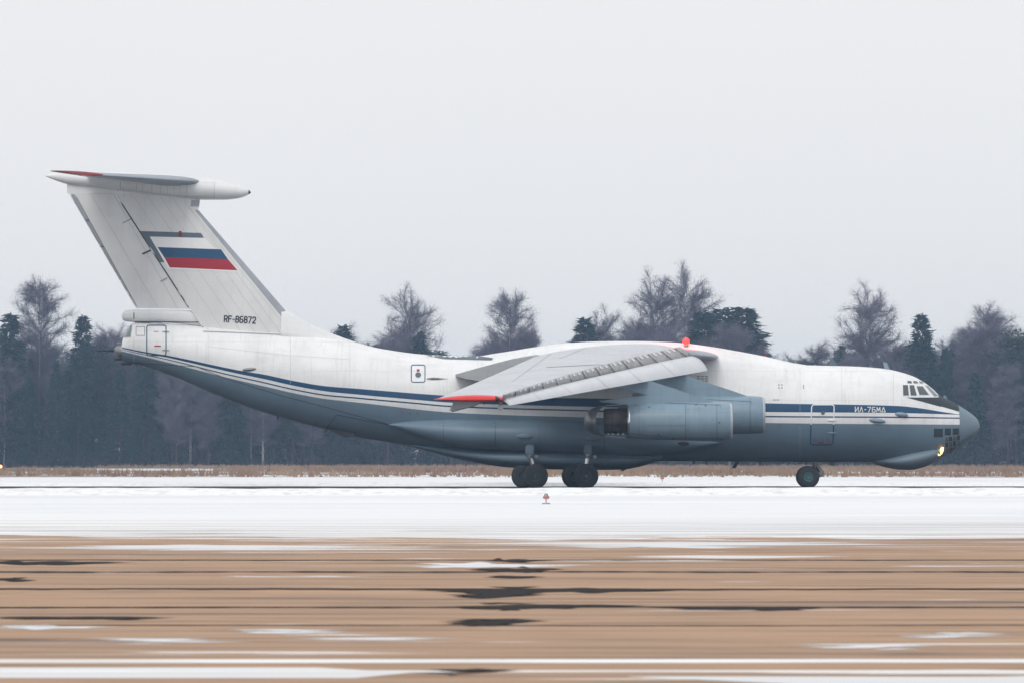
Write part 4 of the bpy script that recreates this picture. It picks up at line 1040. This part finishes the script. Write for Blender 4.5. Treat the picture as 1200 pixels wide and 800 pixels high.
def clip_strip(pts, ylo, yhi, wd):
    out_ = []; n = len(pts)
    for i in range(n):
        a, b = pts[i], pts[(i+1) % n]; m = 8
        for q in range(m):
            p0 = (a[0]+(b[0]-a[0])*q/m, a[1]+(b[1]-a[1])*q/m); p1 = (a[0]+(b[0]-a[0])*(q+1)/m, a[1]+(b[1]-a[1])*(q+1)/m)
            if ylo <= (p0[1]+p1[1])/2 < yhi: out_ += strip([p0, p1], wd)
    return out_
door = fd('cabin_door', clip_strip(cd_out, 0, 494.5, 1.3), M['puretext'], off=.016)
fd('door_seal', clip_strip(cd_out, 494.5, 600, 1.2), M['blue'], door, off=.016)
fd('door_porthole', [[(964.3+2.4*math.cos(a), 483+2.4*math.sin(a)) for a in np.linspace(0, 2*math.pi, 18, endpoint=False)]], M['glass'], door, off=.02)
fd('door_marking', [[(958.5, 517.2), (965.5, 517.2), (965.5, 518.4), (958.5, 518.4)], [(952, 516.8), (956, 516.8), (956, 517.4), (952, 517.4)], [(970, 517.2), (972, 517.2), (972, 518.2), (970, 518.2)]], M['redflag'], door, off=.02)
fd('door_marking', [[(953, 514), (957.5, 514), (957.5, 515.2), (953, 515.2)], [(961, 514), (964.5, 514), (964.5, 515), (961, 515)], [(968, 514), (972, 514), (972, 515), (968, 515)]], M['stripgrey'], door, off=.02)
for py_, mt in ((492, 'puretext'), (506.8, 'nac')):
    h, n_, _, _ = FB.ray_cast(CAMP, ray(975, py_)); ellipsoid('door_handle', h, (.26, .06, .035), M[mt], door)
for px_, py_ in ((1056, 485.2), (1027.8, 492.3)):
    h, n_, _, _ = FB.ray_cast(CAMP, ray(px_, py_)); ellipsoid('sensor_blister', h, (.37 if px_ > 1040 else .45, .16, .13), M['nac'], fus, Matrix.Rotation(math.radians(6), 3, 'Y'))
for px_, py_, sx_ in ((292.5, 432.3, .38), (503, 408, 0)):
    if sx_:
        h, n_, _, _ = FB.ray_cast(CAMP, ray(px_, py_)); ellipsoid('antenna_blister', h, (sx_, .12, .09), M['bare'], fus, Matrix.Rotation(math.radians(-4), 3, 'Y'))
for px_, py_ in ((615, 510.5), (695, 512.8)):
    h, n_, _, _ = PB.ray_cast(CAMP, ray(px_, py_)); ellipsoid('pod_blister', h, (.42, .10, .15), M['greyb'], podr)
h, n_, _, _ = PB.ray_cast(CAMP, ray(800, 519)); ellipsoid('pod_intake', h, (.36, .08, .10), M['linedk'], podr)
decal('pod_joint', strip([(481, 493), (481, 512)], .4)+strip([(519.5, 491), (519.5, 521)], .4)+strip([(580.5, 490), (580.5, 527)], .7)+strip([(708, 496), (708, 531)], .5)+strip([(632, 492), (632, 528)], .3), M['linedk'], podr, bvh_of(podr), .01)
# roof panel, stains, vents
fd('roof_panel', [[(495, 415.5), (503, 414), (560, 417), (578, 419.5), (576, 422), (520, 420.5)]], M['stripgrey'], off=.02)
k = N('soot_stain'); nn = k.noise(1.0, k.pos((.9, 1, 4)), 4, .6); k.set(Base_Color=k.mix(k.rng(nn, .3, .7), rgb(.10, .09, .085), rgb(.42, .41, .40)), Roughness=.6); M['soot'] = k.m
fd('exhaust_stain', [[(500, 442.8), (508, 441.8), (516, 442.4), (526, 443.6), (516, 444.8), (506, 445), (500, 444.2)]], M['soot'], off=.012)
fd('exhaust_port', [[(505, 443), (515, 443), (515, 444.2), (505, 444.2)]], M['linedk'], off=.016)
vl = []
for r_i in range(4):
    for c_i in range(3): vl.append([(816.5+c_i*4.7, 440+r_i*2.6), (820.4+c_i*4.7, 440+r_i*2.6), (820.4+c_i*4.7, 441.6+r_i*2.6), (816.5+c_i*4.7, 441.6+r_i*2.6)])
fd('vent_grille', vl, M['line'], off=.02, bv=PB)
fd('small_marks', [[(x, y), (x+1.4, y), (x+1.4, y+1.2), (x, y+1.2)] for x, y in ((912, 450), (915.6, 450), (912, 453.4), (915.6, 453.4), (906, 467.4), (908.6, 467.4), (911.2, 467.4), (941, 451), (941, 453.5), (1041, 498), (1041, 502))], M['stripgrey'], off=.016)
fd('small_marks', [[(x, y), (x+1.6, y), (x+1.6, y+1.2), (x, y+1.2)] for x, y in ((913, 496.8), (936.5, 496.8), (470.5, 482), (479.5, 483), (488, 483.5), (470.5, 462.3), (483, 463))], M['redflag'], off=.018)
fd('body_joint', strip([(340.5, 395), (340.5, 449)], .4)+strip([(410, 402), (410, 453)], .35)+strip([(244, 392), (244, 424)], .3)+strip([(244, 406), (340, 416.5), (410, 421)], .3)+strip([(157, 394), (157, 424)], .5)+strip([(986.5, 430), (986.5, 472)], .35)+strip([(1047, 434), (1047, 474)], .35)+strip([(937.5, 428), (937.5, 540)], .25), M['line2'], off=.009)
fd('tail_ramp_joint', strip([(157, 425), (230, 429), (268, 444), (330, 463), (380, 476), (455, 496.5)], .55)+strip([(381.5, 502.3), (394.5, 485.5), (455, 497)], .7), M['linedk'], off=.010)
# open cargo ramp edge and drain
prism('ramp_edge', [(PX(x), PZ(y)) for x, y in ((382, 501.5), (398, 509), (405, 512), (416, 511.4), (416, 507))], -1.1, 1.1, M['black'], fus)
for x_, y_, h_, sl_ in ((324, 487.5, .18, 0), (811, 539, .2, 0), (826, 539.5, .2, 0), (889, 540.5, .22, 0)):
    prism('drain_mast', [(PX(x_), PZ(y_)+.1), (PX(x_+3), PZ(y_)+.1), (PX(x_+2), PZ(y_)-h_), (PX(x_+1), PZ(y_)-h_)], -.05, .05, M['black'], fus)
prism('belly_antenna', [(PX(x), PZ(y)) for x, y in ((863, 538.5), (867.5, 538.5), (862, 548), (857, 548))], -.06, .06, M['antiglare'], fus)
prism('belly_antenna', [(PX(x), PZ(y)) for x, y in ((728, 549), (735, 548.5), (729, 552))], -.05, .05, M['black'], fus)
prism('belly_antenna', [(PX(x), PZ(y)) for x, y in ((971, 540), (977.3, 540), (977, 544.6), (971.6, 544.6))], -.12, .12, M['hub'], fus)
prism('roof_antenna', [(PX(x), PZ(y)) for x, y in ((972.4, 420.6), (976.8, 420.8), (982.5, 430), (976, 430))], -.06, .06, M['stripgrey'], fus)
prism('roof_antenna', [(PX(x), PZ(y)) for x, y in ((1034.8, 424), (1039, 424.3), (1043.5, 434.5), (1036.8, 433.5))], -.06, .06, M['nac'], fus)
prism('roof_antenna', [(PX(x), PZ(y)) for x, y in ((1106, 463), (1108, 463), (1111.5, 469.5), (1105.5, 467.5))], -.05, .05, M['nac'], fus)
for x_ in (955, 991, 1007, 1020): prism('roof_sensor', [(PX(x_-1.2), PZ(top(x_))-.1), (PX(x_-.8), PZ(top(x_))+.06), (PX(x_+.8), PZ(top(x_))+.06), (PX(x_+1.6), PZ(top(x_))-.1)], -.05, .05, M['bare'], fus)
# beacons
bm = bmesh.new(); c = P(804, 402.5, -.9); cyl_bm(bm, c-Vector((0, 0, .2)), c+Vector((0, 0, .03)), .13, .12, 20); bc = bm_obj('beacon', bm, M['bare'], plane)
bm = bmesh.new(); bmesh.ops.create_uvsphere(bm, u_segments=20, v_segments=12, radius=1, matrix=Matrix.Translation(c+Vector((0, 0, .1))) @ Matrix.Diagonal((.17, .17, .20, 1))); bm_obj('beacon_lamp', bm, M['beacon'], bc)
pl = bpy.data.lights.new('beacon_glow', 'POINT'); pl.energy = 60; pl.color = (1, .03, .02); pl.shadow_soft_size = .1; po = bpy.data.objects.new('beacon_glow', pl); COL.objects.link(po); po.parent = bc; po.location = c+Vector((0, -.25, .35))
ellipsoid('small_beacon', P(896.5, 418.2), (.07, .07, .09), M['redtip'], plane)
bm = bmesh.new()
# lettering
def lettering(name, body, quad, mat, par, bv, bold=.03, off=.02):
    cu = bpy.data.curves.new('txt', 'FONT'); cu.body = body; cu.size = 1; cu.offset = bold; cu.resolution_u = 4; cu.space_character = 1.12
    to = bpy.data.objects.new('txt', cu); COL.objects.link(to); dg = bpy.context.evaluated_depsgraph_get(); dg.update()
    me = bpy.data.meshes.new_from_object(to.evaluated_get(dg)); COL.objects.unlink(to); bpy.data.objects.remove(to)
    xs = [v.co.x for v in me.vertices]; ys = [v.co.y for v in me.vertices]; x0, x1, y0, y1 = min(xs), max(xs), min(ys), max(ys)
    (ax, ay), (bx, by), (cx_, cy_) = quad      # top-left, top-right, bottom-left in photo coordinates
    pts = []
    for v in me.vertices:
        u = (v.co.x-x0)/(x1-x0); t = 1-(v.co.y-y0)/(y1-y0); pts.append((ax+(bx-ax)*u+(cx_-ax)*t, ay+(by-ay)*u+(cy_-ay)*t))
    decal(name, None, mat, par, bv, off, 3, tris=(pts, [tuple(p.vertices) for p in me.polygons])); bpy.data.meshes.remove(me)
GL = {'R': [[(0, 1), (0, 0), (.75, 0), (1, .15), (1, .4), (.75, .54), (0, .54)], [(.5, .54), (1, 1)]], 'F': [[(0, 1), (0, 0), (1, 0)], [(0, .48), (.8, .48)]], '-': [[(.1, .52), (.95, .52)]],
 '8': [[(.25, 0), (.75, 0), (.97, .14), (.97, .36), (.75, .48), (.25, .48), (.03, .36), (.03, .14), (.25, 0)], [(.25, .48), (.75, .48), (1, .62), (1, .85), (.75, 1), (.25, 1), (0, .85), (0, .62), (.25, .48)]],
 '6': [[(.9, .0), (.75, 0), (.25, 0), (0, .15), (0, .85), (.25, 1), (.75, 1), (1, .85), (1, .6), (.75, .45), (.05, .45)]], '7': [[(0, 0), (1, 0), (.35, 1)]],
 '2': [[(0, .22), (0, .14), (.25, 0), (.75, 0), (1, .15), (1, .38), (0, 1), (1, 1)]], 'И': [[(0, 0), (0, 1), (1, 0), (1, 1)]], 'Л': [[(0, 1), (.5, 0), (1, 1)]], 'М': [[(0, 1), (.08, 0), (.5, .7), (.92, 0), (1, 1)]], 'Д': [[(-.04, .95), (.5, 0), (1.04, .95), (-.04, .95)]]}
def stroke_text(name, body, quad, mat, par, bv, wd, gap=.34):
    (ax, ay), (bx, by), (cx_, cy_) = quad; ws = [.55 if ch == '-' else (1.12 if ch in 'МД' else 1) for ch in body]
    tot = sum(ws)+gap*(len(body)-1); u0 = 0; pol = []
    for ch, w_ in zip(body, ws):
        for ln2 in GL[ch]:
            pts = []
            for x, y in ln2:
                u = (u0+x*w_)/tot; pts.append((ax+(bx-ax)*u+(cx_-ax)*y, ay+(by-ay)*u+(cy_-ay)*y))
            # slightly lengthen open ends so that corners close
            q_ = []
            for i in range(len(pts)-1):
                a, b = Vector(pts[i]), Vector(pts[i+1]); d = (b-a).normalized()*wd*.38; q_ += strip([tuple(a-d), tuple(b+d)], wd)
            pol += q_
        u0 += w_+gap
    for i_, ch_ in enumerate([pol]): decal(name, ch_, mat, par, bv, .02, 3)
stroke_text('registration', 'RF-86872', ((263.2, 370.2), (299.6, 371.9), (262.8, 377.2)), M['darktext'], fin, FIN, 1.25, .52)
stroke_text('type_lettering', 'ИЛ-76МД', ((1002.2, 476.3), (1037.2, 476.7), (1002.2, 482.0)), M['puretext'], fus, FB, .9, .5)

# ------------------------------------------------------------------ small things beside the runway
k = N('marker_orange'); k.set(Base_Color=rgb(.50, .16, .11), Roughness=.6); M['orange'] = k.m
k = N('stake_paint'); k.set(Base_Color=k.mix(k.noise(4), rgb(.55, .52, .55), rgb(.72, .70, .72)), Roughness=.7); M['stake'] = k.m
def GYp(py): return GY(py)
def edge_light(px, pyb, h, label):
    Y = GY(pyb); x = (px-600)/F*(Y-CAMY); r = empty('runway_light', (x, Y, 0)); tag(r, label, 'light')
    bm = bmesh.new(); cyl_bm(bm, (0, 0, -.03), (0, 0, .04), .16, .14, 20); bm_obj('base', bm, M['bare'], r)
    bm = bmesh.new(); cyl_bm(bm, (0, 0, .03), (0, 0, h*.55), .035, .035, 12); bm_obj('stem', bm, M['stake'], r)
    bm = bmesh.new(); cyl_bm(bm, (0, 0, h*.5), (0, 0, h*.72), .10, .13, 20); bm_obj('housing', bm, M['orange'], r)
    bm = bmesh.new(); cyl_bm(bm, (0, 0, h*.72), (0, 0, h), .09, .05, 20); bm_obj('lens', bm, M['glasslt'], r)
edge_light(640, 590, .38, 'small orange runway light on a pale stem in the snow below the main wheels')
edge_light(776, 566.6, .60, 'orange runway light at the runway edge ahead of the main wheels')
Y = 190.0; r = empty('lamp_post', (tx(1, Y), Y, 0)); tag(r, 'low lit amber lamp on a short post at the left edge before the forest', 'lamp')
bm = bmesh.new(); cyl_bm(bm, (0, 0, -.05), (0, 0, .62), .05, .04, 10); bm_obj('post', bm, M['bare'], r)
bm = bmesh.new(); bmesh.ops.create_uvsphere(bm, u_segments=14, v_segments=8, radius=.14, matrix=Matrix.Translation((0, 0, .74))); bm_obj('lamp', bm, M['landing'], r)

# ------------------------------------------------------------------ winter haze
bm = bmesh.new(); bmesh.ops.create_cube(bm, size=1, matrix=Matrix.Translation((0, 590, 14)) @ Matrix.Diagonal((3000, 1720, 30, 1)))
hz = bm_obj('haze', bm, None, smooth=False)
m = bpy.data.materials.new('winter_haze'); m.use_nodes = True; t_ = m.node_tree; t_.nodes.clear()
o_ = t_.nodes.new('ShaderNodeOutputMaterial'); pv = t_.nodes.new('ShaderNodeVolumePrincipled'); pv.inputs['Color'].default_value = (.50, .71, 1, 1)
pv.inputs['Density'].default_value = .00032; pv.inputs['Anisotropy'].default_value = 0.0; t_.links.new(pv.outputs[0], o_.inputs['Volume'])
hz.data.materials.append(m); tag(hz, 'thin cold winter haze lying over the airfield', 'haze', kind='stuff')
